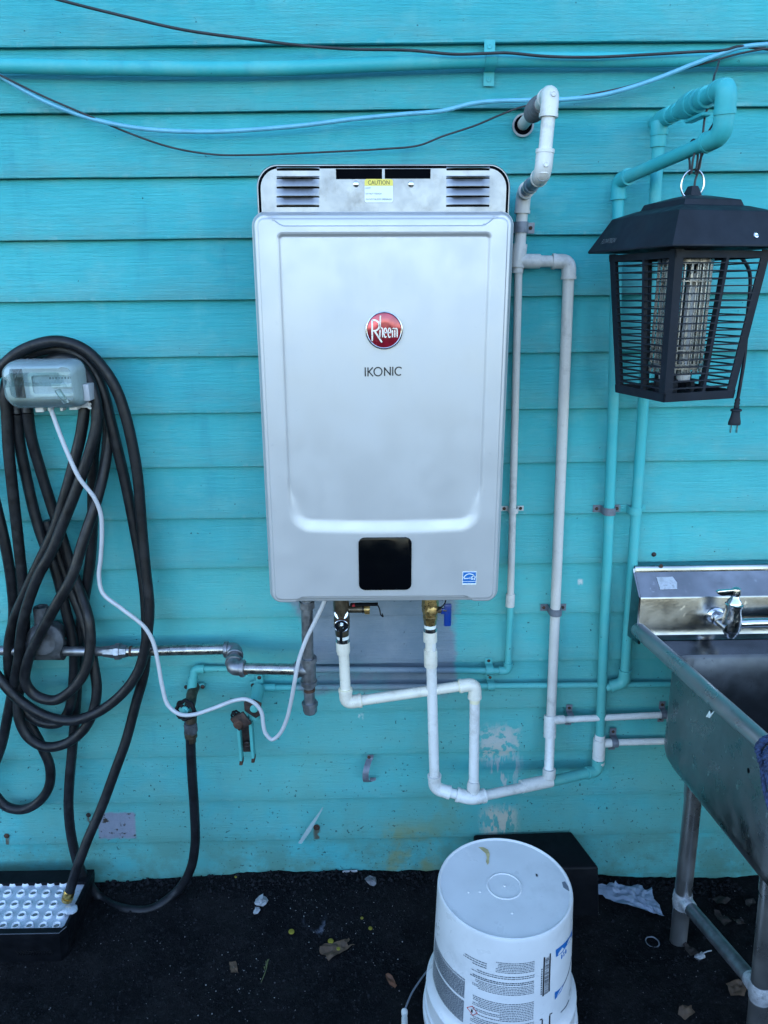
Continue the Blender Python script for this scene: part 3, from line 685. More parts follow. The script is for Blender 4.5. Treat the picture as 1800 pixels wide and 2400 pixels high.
# model lettering drawn as strokes
p = W(897, 871, BT); p.y = -cov_t(p.x, p.z) - .0002
kk = .0709 / 925; hgt = 118
def L(x): return (x - 797) * kk
def Z(y): return (1775 - y) * kk
il = [[(L(350), Z(1668)), (L(352), Z(1892))], [(L(418), Z(1668)), (L(418), Z(1892))], [(L(540), Z(1668)), (L(436), Z(1782))], [(L(440), Z(1774)), (L(545), Z(1890))],
      [(L(668) + 100 * kk * math.cos(R(a)), Z(1775) + 104 * kk * math.sin(R(a))) for a in range(0, 361, 15)],
      [(L(834), Z(1882)), (L(834), Z(1668))], [(L(828), Z(1676)), (L(982), Z(1864))], [(L(976), Z(1870)), (L(976), Z(1655))], [(L(1038), Z(1655)), (L(1038), Z(1876))],
      [(L(1190) + 94 * kk * math.cos(R(a)), Z(1765) + 100 * kk * math.sin(R(a))) for a in range(42, 322, 14)]]
hpart('model_lettering', strokes(il, 31 * kk, p, ux, uz, un, .0005), 'ink', cover)
# display
x0, x1, z0, z1 = wr(842, 1260, 967, 1381, TF)
hpart('display', MB().prism([V(x, -TF - .0035, z) for x, z in rrect(x0, x1, z0, z1, .013, 8)], V(0, .006, 0)).bev(.0012, 2), 'glossblack', cover)
# blue efficiency label
x0, x1, z0, z1 = wr(1087, 1338, 1119, 1368, TF)
el = hpart('efficiency_label', MB().box((x0, -TF - .0006, z0), (x1, -TF + .001, z1)), 'white', cover)
s_ = x1 - x0; h_ = z1 - z0; zb = z0 + h_ * .10
hpart('label_field', MB().box((x0 + s_ * .04, -TF - .0010, zb + h_ * .16), (x1 - s_ * .04, -TF - .0006, z1 - h_ * .05)).box((x0 + s_ * .04, -TF - .0010, zb), (x1 - s_ * .04, -TF - .0006, zb + h_ * .12)), 'blueink', el)
ll = [arc(.50, .38, .43, .45, 165, 15, 12), [(.12, .44), (.18, .52), (.24, .44), (.30, .50), (.36, .46), (.42, .52), (.46, .46), (.52, .56), (.56, .42), (.62, .56), (.66, .40), (.70, .52)],
      [(.78, .78), (.82, .62), (.95, .60), (.85, .50), (.90, .36), (.78, .45), (.68, .36), (.72, .50), (.62, .60), (.74, .62), (.78, .78)]]
hpart('label_lettering', strokes([[(a * s_, b * h_) for a, b in q] for q in ll], .055 * s_, V(x0, -TF - .0010, z0), ux, uz, un, .0002), 'white', el)

# ================================================================ pipework
def pipe(root, a, b, r, m, seg=18, name='pipe'):
    return part(name, MB().tube([a, lerp(a, b, .25), lerp(a, b, .5), lerp(a, b, .75), b], r, seg), m, root)
def bentpipe(root, pts, r, m, rad=.03, name='pipe'):
    return part(name, MB().tube(fillet(pts, rad), r, 18), m, root)
def fit_elbow(root, a, p, b, r, L, m, bend=None): return part('elbow', elbow(a, p, b, r, L, bend), m, root, ang=40)
def fit_sleeve(root, a, b, r, m, name='coupling'): return part(name, sleeve(a, b, r), m, root)
def fit_tee(root, a, b, c, d, r, m):
    mb = sleeve(a, b, r); q = sleeve(c, d, r * .98); mb.add(q.v, q.f); return part('tee', mb, m, root)

# --- painted conduit at the top
pts = spline([W(-60, 153, .024), W(150, 157, .024), W(420, 161, .025), W(650, 160, .023), W(900, 150, .022), W(1150, 141, .022), W(1450, 140, .022), W(1860, 137, .022)], 8)
cond = thing('conduit', W(900, 150, 0), 'thick teal painted conduit running along the top of the wall', 'conduit')
part('pipe', MB().tube(pts, .0138, 20), 'teal', cond)
cs = W(1150, 141, .022)
rows = []
for u, v in [(-.042, .001), (-.017, .001), (-.0158, .010), (-.0125, .029), (-.007, .036), (0, .0385), (.007, .036), (.0125, .029), (.0158, .010), (.017, .001), (.042, .001)]:
    rows.append([V(cs.x - .011, -v, cs.z - u), V(cs.x - .011, -v - .0018, cs.z - u), V(cs.x + .011, -v - .0018, cs.z - u), V(cs.x + .011, -v, cs.z - u)])
stp = part('pipe_strap', MB().grid(rows), 'teal', cond)
for dz in (.030, -.030):
    part('strap_screw', MB().lathe(V(cs.x, -.0028, cs.z + dz), (0, -1, 0), [(0, .005), (.0014, .005), (.002, .0035), (.001, .001), (.001, 0)], 14), 'teal', stp)

# --- white riser: out of the wall, down, back, tee, two drops
riser = thing('white_riser_pipe', W(1217, 620, 0), 'white plastic pipe rising beside the heater and bending out of the wall', 'pipe')
h0 = W(1226, 291, 0); h1 = V(h0.x, -.255, h0.z); h2 = W(1270, 408, .255); h2.x = lerp(h1, h2, .8).x; h3 = W(1227, 452, .022)
h0b = h0 + V(0, .03, 0)
pipe(riser, h0b, h1 + V(0, .02, 0), .0122, 'pvc_grey'); pipe(riser, h1, h2, .0122, 'pvc')
pipe(riser, h2, lerp(h2, h3, .5), .0122, 'primer'); pipe(riser, lerp(h2, h3, .5), h3, .0122, 'primer')
fit_elbow(riser, h0b, h1, h2, .0158, .038, 'pvc', .020); fit_elbow(riser, h1, h2, h3, .0158, .040, 'pvc', .024)
q = lerp(h2, h3, .52); d = (h3 - h2).normalized()
part('glue_ring', MB().lathe(q, d, [(0, .0125), (0, .0150), (.02, .0150), (.02, .0125)], 20), 'primer', riser)
part('glue_ring', MB().lathe(q + d * .02, d, [(0, .0124), (0, .0156), (.0022, .0156), (.0022, .0124)], 20), 'glue', riser)
part('glue_ring', MB().lathe(h3 - d * .040, d, [(0, .0124), (0, .0162), (.0022, .0162), (.0022, .0124)], 20), 'glue', riser)
for hh in (h1, h2):
    part('mould_mark', MB().lathe(hh + V(.002, -.0150, -.004 if hh is h1 else .014), (0, -1, .2), [(0, .0050), (.0015, .0046), (.0015, .0034), (.0005, .003), (.0012, 0)], 14), 'pvc', riser)
# tape wrap
tp = MB(); a0 = V(h0.x, -.095, h0.z); b0 = V(h0.x, -.175, h0.z)
prof = []
for k in range(25):
    f = k / 24; prof.append((.08 * f, .0150 + .0045 * math.sin(f * math.pi) ** .5 + .0012 * math.sin(f * 38)))
part('tape_wrap', MB().lathe(a0, (0, -1, 0), prof, 20), 'tape', riser)
# hole collar
part('hole_edge', MB().lathe(h0 + V(0, -.001, -.002), (0, -1, 0), [(-.002, .0225), (.0015, .0225), (.0020, .0205), (.0010, .0185), (-.002, .0185)], 28), 'chip', riser)
part('wall_hole', MB().lathe(h0 + V(0, -.0012, -.002), (0, -1, 0), [(-.001, .0190), (0.0006, .0190), (.0006, 0)], 28), 'void', riser)
h4 = W(1216, 612, .022); h4b = W(1212, 660, .036); h5 = W(1196, 1420, .018); h5b = W(1191, 1570, .030)
pipe(riser, h3, h4, .0122, 'pvc_grey'); fit_elbow(riser, h2, h3, h4, .0156, .040, 'pvc_grey', .022)
br = W(1334, 613, .022)
fit_tee(riser, W(1219, 572, .022), W(1213, 627, .022), h4, lerp(h4, br, .42), .0152, 'pvc_grey')
fit_sleeve(riser, W(1214, 626, .022), W(1213, 640, .022), .0118, 'pvc_grey')
pipe(riser, h4, br, .0122, 'pvc_grey')
b1 = W(1286, 1812, .085)
b1a = W(1291, 1690, .030); 
pipe(riser, br, b1a, .0122, 'pvc_grey'); pipe(riser, b1a, b1, .0122, 'pvc')
fit_elbow(riser, h4, br, b1a, .0156, .036, 'pvc_grey', .020)
pipe(riser, h4, h5, .0084, 'pvc_grey')
fit_sleeve(riser, W(1196.5, 1392, .018), W(1195, 1421, .018), .0108, 'pvc_grey')
fit_sleeve(riser, W(1289.5, 1677, .031), W(1288.5, 1728, .046), .0155, 'pvc')
wh1 = W(1562, 1675, .016)
pipe(riser, W(1290, 1688, .030), wh1, .0085, 'pvc'); fit_sleeve(riser, W(1296, 1688, .040), W(1322, 1686, .036), .0108, 'pvc')
strap(W(1337, 1684, .020), (1, 0, 0), .0085, .008, .020, (0, 0, 1), 'strap', riser); strap(W(1555, 1675, .017), (1, 0, 0), .0085, .008, .020, (0, 0, 1), 'strap', riser)
# straps on the verticals
strap(W(1221, 533, .022), (0, 0, 1), .0124, .0110, .019, (1, 0, 0), 'strap', riser)
strap(W(1203.5, 1196, .019), (0, 0, 1), .0086, .006, .017, (1, 0, 0), 'pvc_grey', riser)
strap(W(1302, 1433, .027), (0, 0, 1), .0124, .009, .018, (1, 0, 0), 'strap', riser)

# --- teal line from that riser along the wall to the hose tap
lineA = thing('teal_supply_pipe', W(820, 1567, 0), 'upper thin teal pipe running behind the gas pipe to the hose tap', 'pipe')
A1, A2, A3, A4 = h5, W(1190, 1572, .018), W(456, 1567, .018), W(449, 1614, .022)
pipe(lineA, A1, A2, .0084, 'teal_worn'); pipe(lineA, A2, A3, .0080, 'teal_worn'); pipe(lineA, A3, A4, .0088, 'teal_worn')
fit_elbow(lineA, A1, A2, A3, .0108, .022, 'teal_worn', .016); fit_elbow(lineA, A2, A3, A4, .0108, .024, 'teal_worn', .018)
strap(W(1147, 1571, .018), (1, 0, 0), .0082, .0095, .017, (0, 0, 1), 'teal_worn', lineA)
fit_sleeve(lineA, W(452, 1588, .020), W(449, 1618, .022), .0118, 'teal_worn')

# --- lower teal line from the second tap to the right, and the back vertical
lineB = thing('teal_branch_pipe', W(1100, 1612, 0), 'lower thin teal pipe from the broken tap to behind the sink', 'pipe')
B0, B1 = W(612, 1612, .017), W(1580, 1604, .017)
pipe(lineB, B0, B1, .0078, 'teal_worn'); fit_sleeve(lineB, W(616, 1612, .017), W(646, 1611, .017), .0098, 'teal_worn', 'coupling')
strap(W(1150, 1608, .017), (1, 0, 0), .0080, .009, .014, (0, 0, 1), 'teal_worn', lineB)
backv = thing('teal_back_pipe', W(1480, 1400, 0), 'teal vertical pipe behind the lantern, nearest the sink', 'pipe')
T0, T1, T2, T3 = W(1546, 284, .045), W(1506, 973, .022), W(1463, 1600, .024), W(1420, 1612, .022)
pipe(backv, T0, T1, .0122, 'teal'); pipe(backv, T1, T2, .0122, 'teal'); pipe(backv, T2, T3, .0110, 'teal')
fit_elbow(backv, T1, T2, T3, .0152, .036, 'teal', .026)
strap(W(1489, 1196, .023), (0, 0, 1), .0124, .009, .018, (1, 0, 0), 'teal', backv, 'teal')
fit_sleeve(backv, W(1544, 305, .045), W(1541, 345, .044), .0150, 'teal')

# --- teal bracket-like loop the lantern hangs from, joined to the front teal vertical and the white loop
cold = thing('cold_water_pipe', W(1400, 1700, 0), 'pipe from the blue handled valve through the teal loop holding the lantern', 'pipe')
E00, E0, E1 = W(1704, 203, .335), W(1693, 318, .325), W(1450, 424, .026)
wt = W(1547, 282, .02)
wt2 = W(1545, 284, .045)
pipe(cold, wt + V(0, .03, 0), E00, .0140, 'teal'); pipe(cold, E00, E0, .0126, 'teal'); pipe(cold, E0, E1, .0126, 'teal')
fit_elbow(cold, wt, E00, E0, .0172, .040, 'teal', .022); fit_elbow(cold, E00, E0, E1, .0168, .040, 'teal', .028)
dd = (E00 - wt); dl = dd.length; du = dd.normalized()
fit_tee(cold, wt + du * .005, wt + du * .065, wt2, W(1544, 318, .045), .0172, 'teal')
fit_sleeve(cold, wt + du * .085, wt + du * .105, .0165, 'teal', 'glue_ring')
fit_sleeve(cold, wt + du * .135, wt + du * .205, .0205, 'teal', 'union'); fit_sleeve(cold, wt + du * .160, wt + du * .182, .0225, 'teal', 'union_nut')
fit_sleeve(cold, wt + du * .215, wt + du * .238, .0185, 'teal', 'coupling')
# painted valve paddle under it
pv = wt + du * .20 + V(0, 0, -.028)
part('valve_paddle', MB().obox(pv, du * .040, V(0, 0, 1).cross(du).normalized() * .009, V(0, 0, .0035)).bev(.003, 2), 'teal', cold)
P1a, P1b, P1c = W(1437, 960, .022), W(1407, 1712, .022), W(1400, 1806, .028)
pipe(cold, E1, P1a, .0122, 'teal'); pipe(cold, P1a, P1b, .0122, 'teal'); pipe(cold, P1b, P1c, .0122, 'teal')
fit_elbow(cold, E0, E1, P1a, .0160, .036, 'teal', .022)
strap(W(1427.5, 1197, .022), (0, 0, 1), .0124, .009, .019, (1, 0, 0), 'strap', cold)
fit_sleeve(cold, W(1405, 1732, .023), W(1402, 1790, .026), .0158, 'pvc'); fit_sleeve(cold, W(1406.5, 1722, .022), W(1405, 1733, .023), .0132, 'pvc', 'pipe_end')
pipe(cold, W(1404, 1741, .022), W(1562, 1737, .016), .0088, 'pvc'); fit_sleeve(cold, W(1412, 1742, .022), W(1432, 1741, .021), .0112, 'pvc')
strap(W(1440, 1741, .020), (1, 0, 0), .0090, .0085, .022, (0, 0, 1), 'strap', cold)
tee_c = W(1272, 1836, .088); corner = W(1104, 1871, .150); celb = W(1019, 1848, .140)
pipe(cold, P1c, tee_c, .0138, 'teal'); fit_elbow(cold, P1b, P1c, tee_c, .0155, .034, 'teal', .022)
pipe(cold, tee_c, corner, .0126, 'pvc_grey'); fit_sleeve(cold, W(1292, 1829, .082), W(1225, 1843, .103), .0160, 'pvc_grey', 'tee')
part('glue_ring', MB().lathe(W(1224, 1843, .103), (corner - tee_c), [(0, .0124), (0, .0168), (.0025, .0168), (.0025, .0124)], 18), 'pvc', cold)
part('glue_ring', MB().lathe(W(1379, 1811, .037), (tee_c - P1c), [(0, .0120), (0, .0165), (.002, .0165), (.002, .0120)], 18), 'pvc_grey', cold)
fit_sleeve(cold, W(1287.5, 1802, .083), W(1286.5, 1822, .086), .0160, 'pvc_grey', 'tee_neck')
pipe(cold, corner, celb, .0122, 'pvc')
part('elbow', elbow(tee_c, corner, celb, .0170, .036, .018), 'pvc', cold)
cv0 = W(1008, 1440, .14); cvt = W(1009, 1486, .14)
fit_elbow(cold, cvt, celb, corner, .0160, .038, 'pvc', .022)
pipe(cold, cvt, celb, .0124, 'pvc')
pipe(cold, cvt, W(1009, 1560, .14), .0126, 'pvc_cream')
fit_sleeve(cold, W(1008, 1478, .14), W(1008.5, 1503, .14), .0158, 'pvc_cream', 'adapter'); fit_sleeve(cold, W(1009, 1522, .14), W(1009.5, 1561, .14), .0155, 'pvc_cream', 'coupling')
part('clamp_ring', MB().lathe(W(1008, 1470, .14), (0, 0, -1), [(0, .012), (0, .0155), (.004, .0160), (.009, .0160), (.009, .012)], 22), 'chrome', cold)
part('seal_tape', MB().lathe(W(1008, 1463, .14), (0, 0, -1), [(0, .011), (0, .0142), (.008, .0142), (.008, .011)], 20), 'white', cold)
c0 = W(1008, 1463, .14)
vb = MB().lathe(c0, (0, 0, 1), [(0, .0145), (.012, .0150), (.0125, .0165), (.020, .0170), (.022, .0155), (.024, .0172), (.030, .0172), (.032, .019), (.050, .020), (.070, .018), (.090, .0165), (.11, .0165)], 8)
valve = part('ball_valve', vb, 'brass', cold)
part('valve_neck', MB().lathe(c0 + V(.002, -.006, .038), (.25, -1, .1), [(0, .014), (.010, .0142), (.014, .011), (.015, .006), (.015, 0)], 8), 'brass', valve)
part('valve_stem', MB().lathe(c0 + V(.012, 0, .036), (1, -.1, 0), [(0, .008), (.012, .008), (.015, .005), (.026, .005)], 12), 'brass_dark', valve)
part('valve_handle', MB().obox(c0 + V(.040, -.003, .024), V(.0085, 0, 0), V(0, .004, 0), V(0, 0, .028)).bev(.003, 2), 'bluehandle', valve, 'blue lever handle')
part('valve_handle', MB().obox(c0 + V(.030, -.003, .034), V(.006, 0, 0), V(0, .0035, 0), V(0, 0, .007)).bev(.002, 2), 'bluehandle', valve)
part('cap_lanyard', MB().tube(spline([c0 + V(.006, -.016, .036), c0 + V(.020, -.018, .046), c0 + V(.034, -.012, .062), c0 + V(.030, 0, .085)], 8), .0016, 8), 'black', valve)

# --- hot leg
hot = thing('hot_water_pipe', W(960, 1620, 0), 'cream plastic pipe bending from the red handled valve below the heater', 'pipe')
H0, H1, H2, H3 = W(804, 1492, .14), W(811, 1647, .14), W(1113, 1603, .132), W(1110, 1862, .145)
pipe(hot, H0, H1, .0124, 'pvc_cream'); pipe(hot, H1, H2, .0124, 'pvc_cream'); pipe(hot, H2, H3, .0124, 'pvc')
fit_elbow(hot, H0, H1, H2, .0158, .036, 'pvc_cream', .022); fit_elbow(hot, H1, H2, H3, .0158, .036, 'pvc_cream', .022)
for (pp, dr) in ((H1 + (H2 - H1).normalized() * .036, H2 - H1), (H2 + (H1 - H2).normalized() * .037, H1 - H2), (H1 + (H0 - H1).normalized() * .036, H0 - H1)):
    part('glue_ring', MB().lathe(pp, dr, [(0, .0122), (0, .0164), (.002, .0160), (.002, .0122)], 18), 'glue', hot)
part('pipe_sleeve', MB().lathe(H2 + (H3 - H2).normalized() * .036, H3 - H2, [(0, .0125), (0, .0130), (.012, .0127), (.013, .0122)], 18), 'glue', hot)
part('coupling', MB().lathe(W(1109.5, 1840, .146), (0, 0, 1), [(-.012, .0160), (0, .0160), (.004, .0150), (.012, .0132)], 20), 'pvc_grey', hot)
fit_sleeve(hot, W(803.5, 1503, .14), W(804.5, 1527, .14), .0160, 'pvc_cream', 'adapter'); fit_sleeve(hot, W(804, 1523, .14), W(805, 1532, .14), .0146, 'pvc_cream', 'adapter_end')
part('clamp_ring', MB().lathe(W(803.5, 1495, .14), (0, 0, -1), [(0, .012), (0, .0160), (.004, .0165), (.009, .0165), (.009, .012)], 22), 'chrome', hot)
part('seal_tape', MB().lathe(W(803.5, 1488, .14), (0, 0, -1), [(0, .011), (0, .0145), (.008, .0145), (.008, .011)], 20), 'white', hot)
c1 = W(802, 1488, .14)
valve = part('ball_valve', MB().lathe(c1, (0, 0, 1), [(0, .0155), (.014, .0162), (.018, .0178), (.028, .0185), (.040, .0185), (.058, .0175), (.062, .0185), (.078, .0185), (.10, .0165), (.12, .016)], 16), 'brass_dark', hot)
fd = V(-.02, -1, -.16).normalized(); fc = c1 + V(0, -.012, .034)
part('valve_cap', MB().lathe(fc, fd, [(-.01, .0172), (.008, .0172), (.010, .0165), (.010, .0155), (.0088, .0145), (.0088, 0)], 30), 'rust', valve)
part('cap_rim', MB().lathe(fc + fd * .0085, fd, [(0, .0152), (.0022, .0168), (.003, .0160), (.0012, .0148)], 30), 'chrome', valve)
part('cap_rim', MB().lathe(c1 + V(0, -.004, .057), V(-.02, -1, .35).normalized(), [(0, .0150), (.011, .0166), (.013, .0160), (.0095, .0146)], 30), 'chrome', valve)
part('lever', MB().tube([fc + fd * .009, fc + fd * .017, fc + fd * .019 + V(0, 0, -.004), fc + V(-.001, -.016, -.020), fc + V(-.002, -.014, -.040)], .0034, 10), 'black', valve)
part('lever_nut', MB().lathe(fc + fd * .009, fd, [(0, .006), (.006, .006), (.007, .004), (.007, 0)], 6), 'chrome', valve)
dc = W(825, 1428, .14)
part('drain_port', MB().tube([dc + V(-.02, 0, 0), dc + V(.010, 0, 0), dc + V(.030, 0, 0)], .0085, 14), 'brass_dark', valve)
cap = MB(); n_ = 28; a0 = dc + V(.028, 0, 0)
cap.lathe(a0, (1, 0, 0), [(0, .0105), (.002, .0112), (.012, .0112), (.013, .010), (.013, 0)], 14)
for k in range(14):
    a = 2 * math.pi * k / 14; cap.obox(a0 + V(.007, .0112 * math.cos(a), .0112 * math.sin(a)), V(.0055, 0, 0), V(0, -math.sin(a), math.cos(a)) * .0013, V(0, math.cos(a), math.sin(a)) * .0012)
part('knurled_cap', cap, 'brass', valve)
part('drain_handle', MB().obox(dc + V(.028, -.002, .0125), V(.032, 0, 0), V(0, .006, 0), V(0, 0, .0022)).bev(.001, 1), 'black', valve)
part('handle_tip', MB().lathe(dc + V(.004, -.004, .010), (0, 0, 1), [(0, .005), (.004, .005), (.005, .003), (.005, 0)], 12), 'redhandle', valve, 'small red handle hub')
part('cap_lanyard', MB().tube(spline([dc + V(.058, -.002, .012), dc + V(.063, -.004, .002), dc + V(.066, -.006, -.012), dc + V(.071, -.008, -.016), dc + V(.069, -.006, -.009)], 6), .0015, 8), 'black', valve)
part('cap_lanyard', MB().lathe(dc + V(.024, 0, 0), (1, 0, 0), [(0, .0086), (0, .0100), (.002, .0100), (.002, .0086)], 16), 'black', valve)

# --- gas line
gas = thing('gas_pipe', W(560, 1540, 0), 'galvanised gas pipe with a capped drip leg feeding the heater', 'pipe')
g0, g1, g2, g3, g4 = W(-40, 1524, .055), W(552, 1521, .055), W(546, 1566, .130), W(722, 1570, .140), W(719, 1400, .140)
g2.z = lerp(g2, g2, 1).z
un = W(276, 1527, .055)
pipe(gas, g0, un, .0120, 'galv'); pipe(gas, un, g1, .0128, 'galv_bright')
part('union', MB().lathe(W(258, 1527, .055), (1, 0, 0), [(-.014, .0138), (0, .0150), (.004, .0165), (.014, .0170), (.0145, .0215), (.026, .0215), (.0265, .0175), (.036, .0165), (.042, .0155), (.0425, .012)], 8), 'galv', gas, ang=25)
part('thread', MB().lathe(W(305, 1526, .055), (1, 0, 0), [(0, .0132), (.006, .0132), (.006, .012)], 16), 'rust', gas)
g1b = V(g1.x, -.090, g1.z)
def iron_elbow(a, p, b, r):
    a, p, b = Vector(a), Vector(p), Vector(b); d1 = (a - p).normalized(); d2 = (b - p).normalized(); m = MB().tube(fillet([p + d1 * .026, p, p + d2 * .026], .022, 9), r, 20)
    for d in (d1, d2): m.lathe(p + d * .018, d, [(0, r), (.001, r * 1.18), (.009, r * 1.18), (.0105, r * 1.1), (.0105, r * .8)], 20)
    return m
g1n = W(553, 1522, .060)
part('elbow', iron_elbow(un, g1n, V(g2.x, g2.y, g2.z), .0170), 'galv', gas, ang=40)
pipe(gas, g1n, g2, .0130, 'galv')
part('elbow', iron_elbow(g1n, g2, g3, .0175), 'galv', gas, ang=40)
pipe(gas, g2, g3, .0132, 'galv_bright')
part('thread', MB().lathe(W(573, 1568, .131), (1, 0, 0), [(0, .0137), (.008, .0137), (.008, .012)], 16), 'rust', gas)
part('thread', MB().lathe(W(690, 1569, .139), (1, 0, 0), [(0, .0137), (.005, .0137), (.005, .012)], 16), 'rust', gas)
pipe(gas, g3, g4, .0135, 'galv'); g5 = W(727, 1668, .14)
pipe(gas, g3, g5, .0130, 'galv')
tt = MB().lathe(W(724, 1604, .14), (g4 - g3), [(0, .012), (0, .0195), (.010, .0200), (.011, .0172), (.060, .0172), (.061, .0200), (.071, .0195), (.071, .012)], 22)
q = MB().lathe(g3, (g2 - g3), [(0, .017), (.020, .0172), (.021, .0198), (.031, .0198), (.031, .012)], 22); tt.add(q.v, q.f)
part('tee', tt, 'galv', gas, ang=40)
part('thread', MB().lathe(W(725, 1612, .14), (0, 0, -1), [(0, .0138), (.008, .0138), (.008, .012)], 16), 'rust', gas)
part('cap', MB().lathe(W(726, 1645, .14), (0, 0, -1), [(0, .012), (0, .0195), (.009, .0198), (.010, .0175), (.026, .0170), (.029, .0150), (.0295, 0)], 8), 'galv', gas, ang=25)
part('nut', MB().lathe(W(719, 1424, .14), (0, 0, 1), [(0, .013), (0, .0190), (.016, .0190), (.016, .013)], 6), 'galv', gas, ang=25)
# regulator behind the hose
reg = MB().lathe(W(107, 1500, .075), (0, -1, .05), [(-.05, .03), (-.02, .036), (-.004, .040), (0, .044), (.006, .044), (.010, .038), (.020, .030), (.022, 0)], 26)
reg.lathe(W(107, 1500, .060), (0, 0, 1), [(0, .020), (.045, .020), (.05, .0185), (.085, .0175), (.088, .0165), (.088, .009), (.080, .008), (.080, 0)], 20)
reg.tube([W(60, 1522, .055), W(150, 1522, .055)], .026, 18)
part('regulator', reg, 'iron_grey', gas)

# --- hose tap
def wheel(c, n, r, m, root, lobes=8, name='handwheel'):
    n = Vector(n).normalized(); u = n.orthogonal().normalized(); v = n.cross(u); mb = MB(); pts = []
    for k in range(49):
        a = 2 * math.pi * k / 48; rr = r * (1 + .07 * math.cos(lobes * a)); pts.append(c + (u * math.cos(a) + v * math.sin(a)) * rr)
    mb.tube(pts, r * .22, 8, False)
    for k in range(lobes // 2):
        a = 2 * math.pi * k / (lobes // 2); e = c + (u * math.cos(a) + v * math.sin(a)) * r; mb.obox((c + e) / 2, (e - c) / 2, n * .0025, n.cross(e - c).normalized() * .004)
    mb.lathe(c - n * .004, n, [(0, r * .42), (.006, r * .42), (.008, r * .3), (.008, 0)], 16)
    return part(name, mb, m, root)
tap = thing('hose_tap', W(447, 1615, 0), 'hose tap with a black handwheel feeding the hose', 'tap')
ta = W(452, 1618, .026)
fl = MB().box((ta.x - .026, -.008, ta.z - .008), (ta.x + .026, -.002, ta.z + .008)).bev(.003, 2)
part('flange', fl, 'teal', tap)
for s_ in (-1, 1): part('flange_screw', MB().lathe(ta + V(s_ * .021, ta.y * -1 - .008, 0), (0, -1, 0), [(0, .0055), (.003, .005), (.004, .003), (.004, 0)], 10), 'dark_rust', tap)
tb = W(444, 1660, .080)
part('body', MB().tube(spline([ta + V(0, .02, 0), ta + V(0, -.012, -.004), lerp(ta, tb, .6), tb, tb + V(.002, .005, -.016), W(447, 1716, .075)], 6), .0135, 16), 'brass_dark', tap)
wn = V(-.25, -1, .35)
wheel(W(434, 1664, .105), wn, .0220, 'black', tap)
part('stem_nut', MB().lathe(W(434, 1665, .108), wn, [(-.03, .009), (0, .009), (.002, .0105), (.006, .0095), (.006, .004), (.009, .004), (.009, 0)], 12), 'teal', tap)
part('collar', MB().lathe(W(446, 1694, .078), (0, 0, -1), [(0, .014), (0, .0155), (.004, .0155), (.005, .014), (.007, .0165), (.024, .0165), (.025, .0145), (.028, .0145), (.028, .010)], 24), 'iron_grey', tap)

# --- broken tap with lock shroud
tap2 = thing('broken_tap', W(600, 1612, 0), 'rusty broken tap with two teal bars hanging below it', 'tap')
tc = W(606, 1612, .022)
part('flange', MB().prism([V(tc.x + a * .022, -.003, tc.z + b * .022) for a, b in ((-1.1, .35), (-.4, .5), (-.35, 1.3), (.45, 1.3), (.5, .2), (.5, -.9), (-.5, -.9), (-1.1, -.3))], V(0, -.006, 0)).bev(.0025, 2), 'teal', tap2)
for a, b in ((.05, 1.0), (-.75, .02)): part('flange_screw', MB().lathe(V(tc.x + a * .022, -.009, tc.z + b * .022), (0, -1, 0), [(0, .0052), (.002, .0052), (.003, .003), (.003, 0)], 10), 'dark_rust', tap2)
td = W(597, 1655, .075)
part('body', MB().tube(spline([tc, lerp(tc, td, .5), td, td + V(-.003, 0, -.03)], 6), .0165, 14), 'teal', tap2)
hd = W(593, 1662, .095)
part('handle_plate', MB().prism([hd + V(a * .024, 0, b * .024) for a, b in ((-.9, .8), (.1, 1.05), (.9, .6), (.75, -.3), (1.0, -.6), (.2, -1.1), (-.2, -.8), (-.9, -.2))], V(0, .006, 0)).bev(.002, 2), 'dark_rust', tap2)
part('stem_nut', MB().lathe(hd + V(.003, -.001, .002), (0, -1, .1), [(-.002, .0100), (.002, .0100), (.004, .0065), (.004, .0045), (.006, .0045), (.006, 0)], 16), 'teal', tap2)
lk = W(565, 1690, .100)
part('lock_plate', MB().obox(lk, V(.017, 0, .010), V(0, .004, 0), V(-.010, 0, .017)).bev(.003, 2), 'dark_rust', tap2)
part('lock_knob', MB().lathe(W(558, 1698, .104), (0, -1, .1), [(-.012, .012), (.001, .012), (.003, .010), (.003, .0045), (.0045, .004), (.0045, 0)], 16), 'rust', tap2)
wheel(W(553, 1678, .088), (-.4, -1, .3), .012, 'black', tap2, 8, 'handwheel')
for (ax, ay, bx, by) in ((560, 1705, 566, 1778), (588, 1686, 594, 1772)):
    a, b = W(ax, ay, .072), W(bx, by, .068)
    part('shroud_bar', MB().obox((a + b) / 2, V(.0042, 0, 0), V(0, .012, 0), (b - a) / 2).bev(.0012, 1), 'teal', tap2)
    part('bar_tip', MB().obox(b + V(0, -.0, -.006), V(.0044, 0, 0), V(0, .010, 0), V(.001, 0, .008)).bev(.0015, 1), 'rust', tap2)
part('shroud_back', MB().obox(W(577, 1728, .058), V(.012, 0, 0), V(0, .003, 0), V(.001, 0, .042)).bev(.002, 1), 'dark_rust', tap2)
part('outlet_ring', MB().lathe(W(579, 1742, .064), (0, -1, -.4), [(0, .008), (.003, .0105), (.006, .0085), (.002, .007)], 16), 'dark_rust', tap2)

